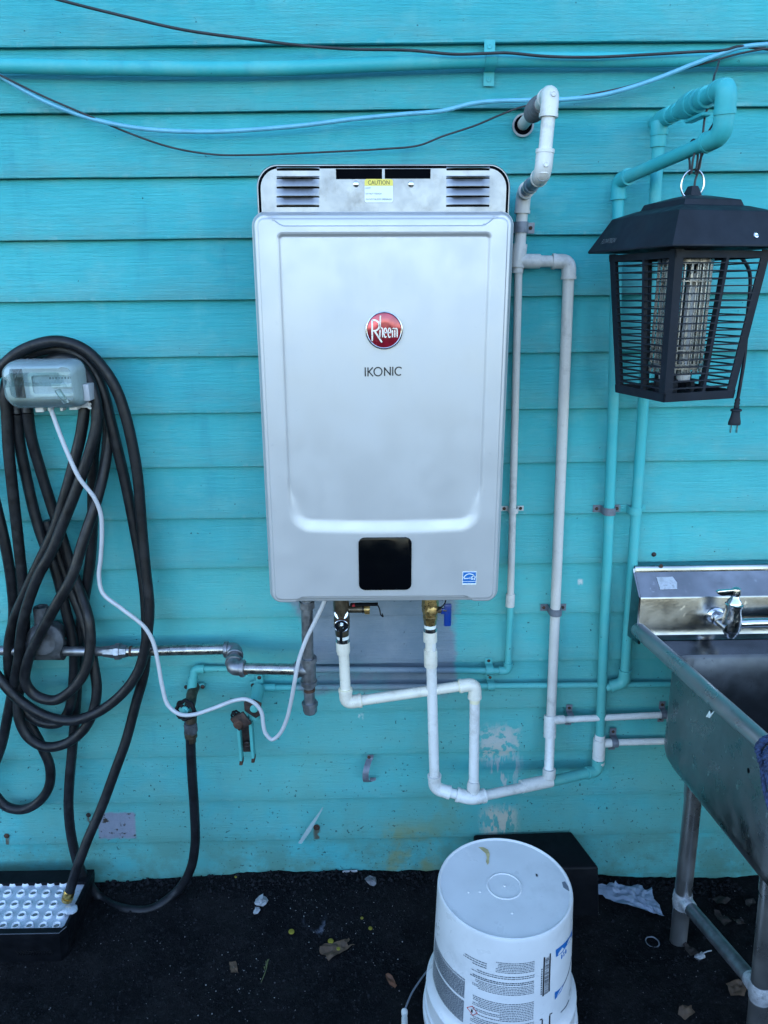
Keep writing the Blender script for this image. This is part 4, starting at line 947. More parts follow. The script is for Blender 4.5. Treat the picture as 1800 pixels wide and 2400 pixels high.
# --- loose clip
lc = thing('loose_pipe_clip', W(865, 1800, 0), 'loose grey pipe clip screwed to the bare wall', 'clip')
a = W(866, 1776, .002); b = W(862, 1826, .004)
pth = [a + V(.003, -.001, .010), a + V(.002, -.001, 0), a + V(-.002, -.006, -.005), lerp(a, b, .25) + V(-.006, -.020, 0), lerp(a, b, .5) + V(-.008, -.026, 0), lerp(a, b, .78) + V(-.006, -.022, 0), b + V(-.003, -.014, .002), b + V(.004, -.006, -.003), b + V(.013, -.003, -.001), b + V(.014, -.002, .006)]
pth = spline(pth, 4); m_ = MB(); m_.grid([[p + V(-.0082, 0, 0), p + V(-.0082, -.0018, .0008), p + V(0, -.0030, .0008), p + V(.0082, -.0018, .0008), p + V(.0082, 0, 0), p + V(-.0082, 0, 0)] for p in pth])
part('band', m_, 'strap', lc)
part('screw', MB().lathe(a + V(-.001, -.003, .004), (0, -1, 0), [(0, .0045), (.002, .0042), (.003, .002), (.003, 0)], 10), 'rust', lc)

# ================================================================ cables
def cable(name, pts, r, m, label, cat='cable', n=8, seg=10):
    return solo(name, MB().tube(spline(pts, n), r, seg), m, label, cat)
cable('overhead_cable', [W(x, y, t) for x, y, t in ((80, -18, .075), (140, 0, .07), (270, 33, .065), (430, 70, .06), (580, 91, .05), (700, 106, .045), (820, 115, .045), (960, 118, .048), (1063, 127, .048), (1144, 125, .050), (1187, 124, .050), (1280, 132, .048), (1388, 134, .048), (1497, 129, .048), (1620, 122, .05), (1700, 117, .055), (1730, 109, .055), (1770, 112, .05), (1830, 119, .05))], .0028, 'cable', 'dark grey cable sagging from the top left across the conduit')
cable('blue_cable', [W(x, y, t) for x, y, t in ((-60, 136, .03), (0, 178, .03), (100, 235, .03), (200, 274, .03), (300, 297, .03), (400, 307, .03), (520, 308, .03), (700, 295, .03), (820, 280, .03), (900, 272, .03), (954, 267, .03), (1036, 260, .03), (1117, 241, .03), (1225, 235, .03), (1307, 234, .035), (1415, 222, .04), (1524, 190, .045), (1621, 152, .05), (1700, 122, .052), (1740, 110, .052), (1850, 100, .05))], .0044, 'bluecable', 'light blue cable sagging across the upper wall')
cable('black_wire', [W(x, y, t) for x, y, t in ((-60, 148, .038), (0, 176, .037), (100, 225, .035), (200, 268, .034), (300, 311, .022), (400, 345, .02), (500, 362, .02), (600, 363, .02), (750, 357, .02), (900, 349, .02), (981, 341, .02), (1036, 320, .02), (1117, 293, .022), (1171, 270, .025), (1225, 250, .024), (1300, 240, .024), (1361, 226, .03), (1470, 203, .035), (1551, 178, .04), (1660, 146, .045), (1740, 124, .05), (1850, 106, .05))], .0020, 'cable', 'thin black wire drooping lowest just above the heater')
cord = cable('power_cord', [W(x, y, t) for x, y, t in ((110, 935, .09), (122, 967, .105), (141, 1019, .115), (163, 1073, .122), (187, 1122, .124), (222, 1168, .120), (236, 1204, .115), (239, 1245, .11), (236, 1309, .105), (232, 1350, .105), (241, 1390, .11), (286, 1427, .116), (338, 1469, .118), (359, 1505, .118), (371, 1556, .12), (380, 1607, .125), (394, 1653, .128), (422, 1674, .132), (452, 1675, .128), (500, 1660, .12), (552, 1641, .115), (577, 1639, .118), (599, 1650, .12), (613, 1670, .12), (617, 1697, .12), (622, 1718, .12), (637, 1733, .12), (654, 1722, .125), (671, 1689, .135), (682, 1645, .15), (692, 1590, .168), (700, 1549, .168), (717, 1500, .165), (737, 1459, .162), (753, 1426, .16), (770, 1385, .155))], .0048, 'cord', 'pale grey cord looping from the clear outlet box to the heater', 'cord')

# ================================================================ coiled hose
hose = thing('garden_hose', W(170, 1300, 0), 'black rubber garden hose hung in tangled loops on the wall', 'hose')
def hs(L): return [W(x, y, t) for x, y, t in L]
HRAD = .0124
gnd = lambda x, y: G(x, y, .018)
strands = [
 # left tail, over the top, outer right drop, sweeping back along the bottom
 hs([(-75, 1180, .05), (-70, 1020, .06), (-45, 930, .07), (0, 866, .078), (41, 828, .08), (85, 808, .08), (128, 800, .08), (168, 806, .08), (206, 825, .08), (244, 866, .078), (272, 912, .076), (293, 970, .074), (312, 1051, .072), (323, 1119, .07), (333, 1241, .07), (342, 1340, .075), (350, 1420, .08), (344, 1496, .084), (325, 1571, .086), (286, 1626, .088), (226, 1671, .09), (166, 1689, .092), (105, 1677, .092), (45, 1640, .09), (0, 1592, .085), (-50, 1520, .07)]),
 # second arch, long drop to the brass end
 hs([(16, 968, .06), (12, 930, .06), (20, 885, .056), (45, 846, .055), (81, 825, .054), (136, 817, .054), (186, 833, .054), (221, 870, .054), (243, 921, .054), (258, 983, .053), (275, 1051, .05), (294, 1132, .045), (313, 1227, .045), (330, 1322, .046), (340, 1400, .05), (343, 1500, .055), (337, 1580, .056), (319, 1647, .058), (295, 1737, .07), (268, 1812, .085), (238, 1893, .10), (205, 1969, .125), (180, 2036, .145)]) + [G(163, 2090, .124)],
 # inner arch falling to the lower left
 hs([(65, 967, .05), (62, 920, .045), (72, 882, .045), (105, 852, .05), (145, 838, .058), (180, 850, .066), (207, 886, .072), (225, 943, .078), (226, 997, .082), (213, 1051, .085), (185, 1132, .09), (153, 1214, .094), (120, 1295, .095), (94, 1340, .095), (70, 1400, .092), (52, 1466, .09), (44, 1541, .085), (33, 1601, .075), (18, 1677, .06), (2, 1752, .05), (-30, 1830, .04)]),
 hs([(41, 970, .045), (38, 915, .038), (55, 868, .035), (100, 846, .036), (150, 848, .04), (182, 872, .05), (197, 943, .06), (191, 1010, .066), (175, 1078, .07), (153, 1160, .074), (128, 1241, .075), (95, 1312, .074), (62, 1384, .07), (34, 1451, .065), (21, 1511, .06), (23, 1586, .055), (44, 1650, .05), (90, 1690, .045), (136, 1695, .042), (160, 1668, .04), (172, 1600, .04), (172, 1511, .04), (152, 1421, .038), (128, 1330, .036), (108, 1285, .034), (84, 1214, .032), (62, 1119, .034), (46, 1038, .04), (41, 970, .045)]),
 # falling to the right, small loop, back up to the arch
 hs([(65, 967, .05), (73, 1024, .044), (92, 1092, .036), (117, 1173, .03), (146, 1262, .03), (174, 1350, .035), (194, 1405, .05), (208, 1451, .07), (212, 1511, .08), (200, 1571, .088), (169, 1616, .092), (127, 1641, .092), (84, 1630, .09), (60, 1600, .092), (66, 1547, .10), (97, 1481, .112), (135, 1412, .12), (170, 1349, .118), (195, 1268, .105), (222, 1187, .085), (243, 1105, .06), (252, 1038, .045), (252, 983, .04), (240, 925, .036), (214, 880, .034), (180, 850, .034), (140, 838, .032)]),
 # left inner strand, low loop and up again
 hs([(16, 967, .06), (20, 1051, .06), (31, 1160, .058), (43, 1268, .056), (54, 1380, .055), (58, 1481, .055), (51, 1571, .06), (42, 1647, .07), (47, 1692, .076), (68, 1729, .08), (105, 1750, .082), (151, 1744, .082), (193, 1714, .08), (217, 1671, .076), (227, 1616, .07), (219, 1556, .06), (208, 1500, .05), (192, 1445, .038), (168, 1385, .026), (142, 1315, .022), (110, 1220, .02)]),
 hs([(-60, 1050, .04), (-25, 1130, .05), (-2, 1214, .05), (16, 1295, .05), (28, 1375, .046), (32, 1436, .04), (25, 1511, .035), (26, 1580, .03), (40, 1640, .028), (66, 1690, .03), (99, 1752, .034), (117, 1797, .036), (115, 1843, .038), (91, 1879, .038), (54, 1897, .036), (15, 1890, .034), (-20, 1850, .03), (-50, 1780, .03)]),
 # middle strand running down, along the ground and up to the tap
 hs([(236, 950, .02), (226, 1010, .018), (218, 1078, .018), (217, 1214, .018), (211, 1320, .018), (195, 1421, .018), (185, 1511, .02), (181, 1601, .022), (175, 1692, .028), (168, 1770, .036), (162, 1843, .044), (161, 1900, .05), (169, 1969, .055), (190, 2041, .062)]) + [gnd(236, 2096) + V(0, -.01, 0), gnd(297, 2132), gnd(357, 2130)] + hs([(412, 2092, .062), (445, 2041, .064), (457, 1981, .066), (456, 1906, .070), (450, 1812, .074), (447, 1750, .076), (446.5, 1726, .077)]),
]
for L in strands[:]: pass
mbh = MB()
for L in strands: mbh.tube(spline(L, 7), HRAD, 14)
part('hose_tube', mbh, 'rubber', hose)
q = G(163, 2090, .124); e = (q - W(180, 2036, .145)).normalized()
part('brass_coupling', MB().lathe(q - e * .004, e, [(0, .0120), (.003, .0135), (.018, .0138), (.0185, .0120), (.021, .0120), (.0215, .0142), (.031, .0142), (.032, .0125), (.032, .010), (.028, .009), (.028, 0)], 24), 'brass_bright', hose)
part('tap_coupling', MB().lathe(W(446.5, 1714, .077), (0, 0, -1), [(0, .011), (0, .0160), (.007, .0160), (.0075, .0135), (.009, .0135), (.0095, .0158), (.016, .0158), (.018, .0125), (.03, .0122)], 24), 'brass_dark', hose)

# ================================================================ clear outlet cover
ob = thing('outlet_box', W(90, 900, 0), 'clear plastic weatherproof outlet cover in front of the hose', 'outlet cover')
TB = .150; xa, xb = W(2, 900, TB).x, W(180, 900, TB).x; za, zb_ = W(90, 962, TB).z, W(90, 846, TB).z
def rr_ring(ins, y, r, dz0=0, dz1=0, n=6): return [V(x, -y, z) for x, z in rrect(xa + ins, xb - ins, za + ins + dz0, zb_ - ins - dz1, r, n)]
rings = [rr_ring(0, .092, .022), rr_ring(0, .100, .022), rr_ring(.002, .130, .022), rr_ring(.006, .152, .022, .006), rr_ring(.013, .164, .018, .018), rr_ring(.030, .167, .02, .030)]
def loft(rings, close):
    m = MB(); m.grid([r + [r[0]] for r in rings])
    if close: m.f.append(tuple(len(m.v) - len(rings[-1]) - 1 + k for k in range(len(rings[-1]))))
    return m
inn = [rr_ring(.002, .092, .020), rr_ring(.002, .100, .020), rr_ring(.004, .129, .020), rr_ring(.008, .150, .020, .006), rr_ring(.0145, .162, .017, .018), rr_ring(.030, .165, .02, .030)]
sh = loft(rings, True); si = loft(inn, True); o_ = len(sh.v); sh.add(si.v, [f[::-1] for f in si.f]); n0 = len(rings[0]) + 1
for k in range(n0 - 1): sh.f.append((k, k + 1, o_ + k + 1, o_ + k))
cov = part('clear_cover', sh, 'clear', ob, ang=50)
base = MB().prism([V(x, -.082, z) for x, z in rrect(xa + .020, xb - .004, za - .002, zb_ - .016, .008)], V(0, -.010, 0)).bev(.002, 1)
part('base_plate', base, 'cord', ob)
part('back_box', MB().box((xa + .060, -.084, za + .018), (xb - .018, 0.0, zb_ - .040)).bev(.003, 1), 'cord', ob)
fo = [V(x, -.0925, z) for x, z in rrect(xa + .034, xb - .018, za + .022, zb_ - .028, .008)]; fi = [V(x, -.0925, z) for x, z in rrect(xa + .041, xb - .025, za + .028, zb_ - .035, .006)]
part('inner_frame', MB().plate(fo, [fi], V(0, -.006, 0)), 'pvc', ob)
part('inner_panel', MB().box((xa + .041, -.0945, za + .028), (xb - .025, -.0926, zb_ - .035)), 'cord', ob)
part('device_plate', MB().box((xa + .080, -.0995, za + .040), (xb - .030, -.0944, zb_ - .052)).bev(.002, 1), 'pvc', ob)
for k in range(8): part('scale_mark', MB().box((xa + .078 + k * .0065, -.0952, zb_ - .043), (xa + .081 + k * .0065, -.0941, zb_ - .039)), 'greyink', ob)
part('hinge', MB().box((xb - .004, -.115, W(184, 938, .10).z), (xb + .010, -.078, W(184, 899, .10).z)).bev(.002, 2), 'cord', ob)
part('latch', MB().obox(V(xb - .030, -.160, za + .030), V(.006, -.002, .002), V(.001, .003, 0), V(-.008, 0, .014)).bev(.002, 2), 'clear', ob)
for (x0, x1, h) in ((.045, .062, .010), (.072, .078, .008), (.098, .104, .008), (.118, .135, .006)):
    part('cord_gate', MB().box((xa + x0, -.110, za - h), (xa + x1, -.090, za + .004)).bev(.001, 1), 'pvc', ob)
part('mounting_lug', MB().lathe(V(xb - .002, -.082, za - .001), (0, -1, 0), [(0, .0070), (.006, .0070), (.006, .0035), (.003, .003), (.003, 0)], 18), 'pvc', ob)
part('mounting_arm', MB().box((xb - .030, -.089, za - .004), (xb - .006, -.082, za + .001)), 'pvc', ob)

# ================================================================ insect lantern
zx = W(1621, 470, .26).x; ZT = .26
zap = thing('bug_zapper', V(zx, -ZT, 1.398), 'dark lantern shaped bug zapper hanging from the teal pipe', 'bug zapper')
ca, sa = -.875, -.48
def zc(hd, k, z):      # corner k of a square: 0 front, 1 right, 2 back, 3 left
    fx, fy = -.48, -.875
    v = [(fx, fy), (-fy, fx), (-fx, -fy), (fy, -fx)][k]
    return V(zx + v[0] * hd, -ZT + v[1] * hd, z)
def sqring(hd, z): return [zc(hd, k, z) for k in range(4)]
def sqloft(prof, cap=(True, True)):
    m = MB(); m.grid([sqring(h, z) + [sqring(h, z)[0]] for h, z in prof]); n = len(prof)
    if cap[0]: m.f.append((3, 2, 1, 0))
    if cap[1]: m.f.append(tuple((n - 1) * 5 + k for k in range(4)))
    return m
ZE, ZB = 1.665, 1.398
part('roof', sqloft([(.166, ZE + .002), (.182, ZE), (.184, ZE + .003), (.141, 1.726), (.096, 1.7375), (.090, 1.7375), (.084, 1.7485), (.030, 1.7585), (.013, 1.7600)]).bev(.0012, 1), 'zap', zap, ang=20)
part('roof_lining', sqloft([(.165, ZE + .001), (.150, ZE + .004), (.132, ZE - .0)], (False, True)), 'zap', zap)
tabm = MB().lathe(V(zx, -ZT, 1.756), (0, 0, 1), [(0, .017), (.004, .0165), (.016, .011), (.020, .009), (.020, 0)], 4, V(-.48, -.875, 0))
part('hanger_tab', tabm, 'zap', zap)
HT, HB = .141, .109
def hdz(z): return HB + (HT - HB) * (z - ZB) / (ZE - .004 - ZB)
def bar(a, b, wv, dv): return MB().obox((a + b) / 2, (b - a) / 2, wv, dv)
for k in range(4):
    k2 = (k + 1) % 4
    fdir = (zc(1, k2, 0) - zc(1, k, 0)).normalized(); nrm = V(fdir.y, -fdir.x, 0)
    if nrm.dot(zc(1, k, 0) + zc(1, k2, 0) - V(2 * zx, -2 * ZT, 0)) < 0: nrm = -nrm
    # corner post: L section
    a, b = zc(HT, k, ZE - .002), zc(HB, k, ZB + .004)
    fprev = (zc(1, (k + 3) % 4, 0) - zc(1, k, 0)).normalized()
    m = MB()
    for dv in (fdir, fprev):
        m.grid([[p, p + dv * .0125] for p in (a, b)]) if False else None
    pr = lambda p: [p, p + fdir * .017, p + fdir * .017 + fprev * .003, p + fdir * .003 + fprev * .003, p + fdir * .003 + fprev * .017, p + fprev * .017]
    A, B = pr(a), pr(b)
    m.grid([A + [A[0]], B + [B[0]]]); m.f.append(tuple(range(5, -1, -1))); m.f.append(tuple(range(7, 13)))
    part('corner_post', m, 'zap', zap, ang=20)
    for z0, z1 in ((ZB, ZB + .016), (ZE - .016, ZE - .004)):
        P = [zc(hdz(z0) + .0006, k, z0), zc(hdz(z0) + .0006, k2, z0), zc(hdz(z1) + .0006, k2, z1), zc(hdz(z1) + .0006, k, z1)]
        part('rail', MB().prism(P, -nrm * .003), 'zap', zap, ang=20)
    # middle rib
    for fr in (.55,):
        m0, m1 = lerp(zc(HT, k, ZE - .01), zc(HT, k2, ZE - .01), fr), lerp(zc(HB, k, ZB + .012), zc(HB, k2, ZB + .012), fr)
        part('rib', MB().obox((m0 + m1) / 2 - nrm * .004, (m1 - m0) / 2, fdir * .0032, nrm * .004), 'zap', zap, ang=20)
    for j in range(18):
        z = ZB + .024 + (ZE - .024 - ZB - .024) * j / 17
        p, q_ = zc(hdz(z), k, z) + fdir * .009, zc(hdz(z), k2, z) - fdir * .009
        part('slat', MB().obox((p + q_) / 2 - nrm * .0045, (q_ - p) / 2, nrm * .0045, V(0, 0, .0011)), 'zap', zap, ang=20)
# electrode grid: two wire cages around the lamp tubes
zz0, zz1 = ZB + .058, ZE - .020
axd = (zc(1, 1, 0) - zc(1, 3, 0)).normalized()
for cx in (0,):
    cc = V(zx, -ZT, 0)
    for rr_, nn, rw in ((.047, 26, .0016), (.038, 16, .0014)):
        for k in range(nn):
            a = 2 * math.pi * k / nn; p = cc + V(rr_ * math.cos(a), rr_ * math.sin(a), 0)
            part('grid_wire', MB().tube([p + V(0, 0, zz0 - .012), p + V(0, 0, zz1)], rw, 6), 'grid', zap)
    for z, h in ((zz1 - .004, .009), (zz0 - .004, .010), (zz0 + .030, .002), (zz1 - .035, .002)):
        part('grid_ring', MB().lathe(cc + V(0, 0, z), (0, 0, 1), [(0, .0455), (0, .0495), (h, .0495), (h, .0455), (0, .0455)], 30), 'grid', zap)
for dx in (-.017, .017):
    p = cc + axd * dx + V(0, 0, 0)
    part('lamp_tube', MB().lathe(p + V(0, 0, zz0 - .03), (0, 0, 1), [(0, .0120), (.018, .0125), (.02, .0112), (zz1 - zz0 - .005, .0112), (zz1 - zz0 + .01, .009)], 18), 'tube', zap)
for k in range(10):
    a = 2 * math.pi * k / 10; p = cc + V(.052 * math.cos(a), .052 * math.sin(a), ZB + .02)
    part('tray_fin', MB().obox(p, V(-math.sin(a), math.cos(a), 0) * .004, V(math.cos(a), math.sin(a), 0) * .0015, V(0, 0, .016)), 'zap', zap)
part('tray', sqloft([(HB - .004, ZB + .001), (HB - .004, ZB + .004)]), 'zap', zap)
# printed name and screw on the roof skirt
e0, e1 = zc(.184, 3, ZE + .003), zc(.184, 0, ZE + .003); t0, t1 = zc(.141, 3, 1.726), zc(.141, 0, 1.726)
du_ = (e1 - e0).normalized(); upv = ((t0 + t1) / 2 - (e0 + e1) / 2).normalized(); nn_ = du_.cross(upv); nn_ = nn_ if nn_.dot(V(0, -1, 0)) > 0 else -nn_
part('maker_lettering', text_mb('FLOWTRON', .0135, lerp(e0, e1, .225) + upv * .019, du_, upv, nn_, .0012, shear=.35, width=.047), 'paleink', zap)
f0, f1 = zc(.184, 0, ZE + .003), zc(.184, 1, ZE + .003); g0_, g1_ = zc(.141, 0, 1.726), zc(.141, 1, 1.726)
up2 = ((g0_ + g1_) / 2 - (f0 + f1) / 2).normalized(); d2 = (f1 - f0).normalized(); n2 = d2.cross(up2); n2 = n2 if n2.y < 0 else -n2
part('roof_screw', MB().lathe(lerp(f0, f1, .66) + up2 * .018 + n2 * .0005, n2, [(0, .0055), (.002, .005), (.0028, .003), (.0015, .001), (.0015, 0)], 14), 'chrome', zap)
# cord with plug
ck = [V(zx + .115, -ZT + .045, ZE), W(1757, 640, .19), W(1752, 740, .19), W(1746, 830, .19), W(1737, 890, .195), W(1729, 935, .20)]
part('power_lead', MB().tube(spline(ck, 8), .0036, 10), 'zap', zap)
pd = (W(1722, 985, .20) - W(1729, 935, .20)).normalized(); p0 = W(1729, 935, .20)
plug = part('plug', MB().lathe(p0, pd, [(-.002, .0040), (.002, .0058), (.006, .0048), (.009, .0062), (.013, .0050), (.016, .0066), (.019, .0056), (.0215, .0115), (.0245, .0120), (.026, .0085), (.036, .0100), (.046, .0125), (.050, .0130), (.0535, .0128), (.0535, 0)], 20).xf(lambda v: V(v.x, -.20 + (v.y + .20) * .62, v.z)), 'zap', zap)
sdv = pd.cross(V(0, 1, 0)).normalized()
for s_ in (-1, 1):
    part('prong', MB().obox(p0 + pd * .061 + sdv * s_ * .0064, pd * .0085, V(0, .003, 0), sdv * .0008), 'chrome', plug)
# split ring and the wires that hold it
rc = W(1623, 432, .26); tr_ = V(.97, -.2, 0).normalized()
ring = [rc + tr_ * (.0195 * math.cos(a)) + V(0, 0, .0245 * math.sin(a)) for a in [2 * math.pi * k / 40 for k in range(41)]]
part('split_ring', MB().tube(ring, .0020, 10, False), 'chrome', zap)
hw = thing('hanging_wire', W(1640, 350, .25), 'black wire ties holding the lantern on the teal pipe', 'wire')
dE = (E1 - E0)
def onpipe(px): 
    best = min((abs((lerp(E0, E1, k / 200) - CAM).dot(RT) / (lerp(E0, E1, k / 200) - CAM).dot(FW) * FPX + 900 - px), k) for k in range(201)); return lerp(E0, E1, best[1] / 200)
for px, bx in ((1622, 1618), (1646, 1632)):
    o_ = onpipe(px); bt = W(bx, 408, .26)
    part('tie', MB().tube(spline([bt + V(0, -.004, 0), lerp(bt, o_, .5) + V(-.002, -.012, 0), o_ + V(0, -.0145, -.004), o_ + V(0, -.008, .0125), o_ + V(0, .008, .0125), o_ + V(0, .0145, -.004), lerp(bt, o_, .5) + V(.002, .012, 0), bt + V(0, .004, 0)], 8), .0021, 8), 'cable', hw)
part('tie', MB().tube(spline([W(1627, 455, .255), W(1629, 425, .255), W(1640, 390, .25), W(1645, 345, .25), W(1650, 290, .245), W(1655, 262, .24), W(1668, 235, .24), W(1672, 190, .225), W(1681, 160, .12), W(1686, 140, .06)], 8), .0021, 8), 'cable', hw)
part('tie', MB().tube(spline([W(1654, 318, .262), W(1668, 296, .27), W(1682, 275, .30), W(1692, 270, .318)], 6), .0018, 8), 'cable', hw)

# ================================================================ stainless sink
sink = thing('utility_sink', V(.95, -.35, 0), 'stainless steel utility sink standing against the wall', 'sink')
XL, XR = .612, 2.35
prof = [(.040, .9585), (.046, .9585), (.048, .955), (.049, .945), (.100, .902), (.1015, .898), (.1035, .822), (.108, .808), (.122, .801)]
rows = [[V(x, -t, z) for x in (XL + .004, XL + .05, 1.0, XR)] for t, z in prof]
bs = MB().grid(rows)
oc = [V(XL, -t, z) for t, z in prof[1:8]] + [V(XL, -.125, .790), V(XL, -.046, .779), V(XL, -.040, .785)]
bs.prism([V(XL, -.046, .954), V(XL, -.049, .945), V(XL, -.100, .902), V(XL, -.1035, .822), V(XL, -.122, .792), V(XL, -.046, .777)], V(.005, 0, 0))
bs.box((XL + .004, -.042, .79), (XR, -.038, .9585))
part('backsplash', bs, 'splash', sink, ang=25)
part('deck', MB().prism([V(.648, -.118, .800), V(.668, -.222, .800), V(XR, -.222, .800), V(XR, -.118, .800)], V(0, 0, -.004)), 'splash', sink)
part('splash_screw', MB().lathe(W(1549, 1327, .047), (0, -1, 0), [(0, .0052), (.0015, .005), (.002, .0025), (.002, 0)], 12), 'rust', sink)
sa_, sb_, sc_, sd_ = W(1538, 1353, .075), W(1580, 1352, .075), W(1588, 1381, .092), W(1548, 1382, .092)
def slope_pt(px, py):
    t = .05
    for _ in range(40):
        p = W(px, py, t); zt = .945 - (t - .049) * (.043 / .051); t += (zt - p.z) * .35 * -1 if False else (p.z - zt) * -.6
    return W(px, py, t)
part('old_label', MB().prism([slope_pt(x, y) + V(0, -.0008, .0008) for x, y in ((1538, 1353), (1576, 1352), (1586, 1365), (1587, 1381), (1547, 1382))], V(0, .0005, -.0005)), 'weld', sink)
# tub: skewed rounded plan, lofted outside and inside
def plan(ins, z, rad=.05, n=6):
    P = [V(.640 + ins, -.218 - ins, z), V(.684 + ins, -.668 + ins, z), V(2.30 - ins, -.668 + ins, z), V(2.30 - ins, -.218 - ins, z)]
    out = []
    for i in range(4):
        a, p, b = P[i - 1], P[i], P[(i + 1) % 4]; d1 = (a - p).normalized() * rad; d2 = (b - p).normalized() * rad
        for k in range(n + 1):
            t = k / n; out.append((p + d1) * (1 - t) ** 2 + p * 2 * t * (1 - t) + (p + d2) * t * t)
    return out
outer = [plan(0, .812), plan(0, .70), plan(0, .60), plan(.004, .578), plan(.014, .560), plan(.030, .549), plan(.06, .545)]
inner = [plan(.06, .560, .06), plan(.045, .562, .06), plan(.028, .574), plan(.018, .60), plan(.012, .70), plan(.010, .806), plan(.004, .814), plan(0, .812)]
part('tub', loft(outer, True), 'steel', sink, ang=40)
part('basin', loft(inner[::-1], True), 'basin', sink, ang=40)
rim = fillet([V(.617, -.098, .819), V(.690, -.655, .824), V(2.35, -.668, .824)], .05, 10)
part('rolled_rim', MB().tube(rim, .0175, 20), 'steel_leg', sink)
part('drip_edge', MB().prism([V(.620, -.11, .806), V(.690, -.65, .806), V(.700, -.65, .806), V(.652, -.11, .806)], V(0, 0, .004)), 'steel', sink)
L1a, L1b = V(.748, -.200, .56), V(.754, -.208, gz(.754, -.208) - .01); L2a, L2b = V(.776, -.500, .56), V(.802, -.508, -.005)
for (a, b) in ((L1a, L1b), (L2a, L2b), (V(2.2, -.2, .56), V(2.2, -.2, 0)), (V(2.2, -.5, .56), V(2.2, -.5, 0))):
    lg = part('leg', MB().tube([a, lerp(a, b, .5), b], .0205, 22), 'steel_leg', sink)
    part('leg_socket', MB().lathe(a, b - a, [(0, .0225), (.13, .0225), (.1305, .0206)], 22), 'steel_leg', lg)
x1_ = W(1612, 2098, .205); x1_ = lerp(L1a, L1b, (.56 - x1_.z) / .56); x2_ = W(1778, 2318, .505); x2_ = lerp(L2a, L2b, (.56 - x2_.z) / .56)
cb = part('cross_brace', MB().tube([x1_, lerp(x1_, x2_, .5), x2_], .0165, 20), 'galv', sink)
for x_, la, lb, dr in ((x1_, L1a, L1b, x2_ - x1_), (x2_, L2a, L2b, x1_ - x2_)):
    ld = (lb - la).normalized(); m = MB()
    rows = []
    for k in range(9):
        f = k / 8; rows.append((-.022 + .044 * f, .0215 + .0022 * math.sin(f * math.pi) + .0006 * math.sin(k * 2.7)))
    m.lathe(x_, ld, [(rows[0][0], .0200)] + rows + [(rows[-1][0], .0200)], 22)
    m.lathe(x_ + dr.normalized() * .016, dr, [(0, .0200), (.012, .0190), (.022, .0176), (.024, .0160)], 20)
    part('weld', m, 'weld', cb, ang=60)
# faucet
fz = W(1676, 1442, .104)
fau = part('faucet', MB().lathe(fz, (0, -1, 0), [(-.003, .0215), (.001, .0215), (.004, .020), (.008, .0140), (.014, .0135), (.0145, .0165), (.024, .0165), (.0245, .0135), (.03, .0140), (.075, .0120)], 22), 'chrome', sink)
bc = W(1716, 1452, .165); 
part('valve_body', MB().lathe(bc + V(0, 0, -.042), (0, 0, 1), [(-.001, 0), (-.001, .0110), (.003, .0115), (.0035, .0140), (.010, .0145), (.0105, .0175), (.016, .0180), (.018, .0205), (.030, .0215), (.050, .0205), (.066, .0175), (.074, .0180), (.0745, .0195), (.080, .0195), (.082, .0165), (.088, .0150), (.094, .0100), (.099, .0085), (.104, .0060)], 24), 'chrome', fau)
part('connector', MB().tube([fz + V(0, -.03, 0), bc + V(-.004, .010, 0)], .0150, 18), 'chrome', fau)
part('mixer_arm', MB().tube(spline([bc + V(.004, 0, -.010), bc + V(.022, 0, -.010), bc + V(.05, 0, -.009), bc + V(.20, 0, -.009)], 6), .0115, 18, radii=None), 'chrome', fau)
hb_ = bc + V(.001, 0, .066)
part('handle', MB().lathe(hb_ + V(0, 0, -.008), (0, 0, 1), [(0, .0075), (.002, .0100), (.012, .0105), (.018, .009), (.021, .004), (.021, 0)], 18), 'chrome', fau)
part('handle_lever', MB().prism([hb_ + V(a, -.005, b) for a, b in ((.004, .010), (-.040, .007), (-.046, .004), (-.042, -.002), (-.034, -.006), (.002, -.006))], V(0, .010, 0)).bev(.002, 2), 'chrome', fau)
part('second_valve', MB().lathe(bc + V(.20, 0, -.042), (0, 0, 1), [(0, .012), (.018, .0185), (.050, .019), (.074, .0172), (.082, .0165), (.10, .008)], 20), 'chrome', fau)
# small decal on the tub side
def tubside(px, py):
    n_ = V(-.99526, .0973, 0); p0_ = V(.640, -.218, .7)
    d = FW + RT * ((px - 900) / FPX) + UP * ((1200 - py) / FPX); k = (p0_ - CAM).dot(n_) / d.dot(n_); return CAM + d * k + n_ * .0012
part('decal', MB().prism([tubside(x, y) for x, y in ((1656, 1680), (1664, 1666), (1669, 1672), (1676, 1666), (1665, 1683))], V(.0004, 0, 0)), 'white', sink)
part('decal', MB().prism([tubside(x, y) + V(-.0005, 0, 0) for x, y in ((1665, 1663), (1672, 1664), (1668, 1674))], V(.0004, 0, 0)), 'ink', sink)
part('drain_hole', MB().lathe(tubside(1756, 1806), (-1, .1, 0), [(-.0005, .0042), (.0006, .0042), (.0006, 0)], 14), 'void', sink)

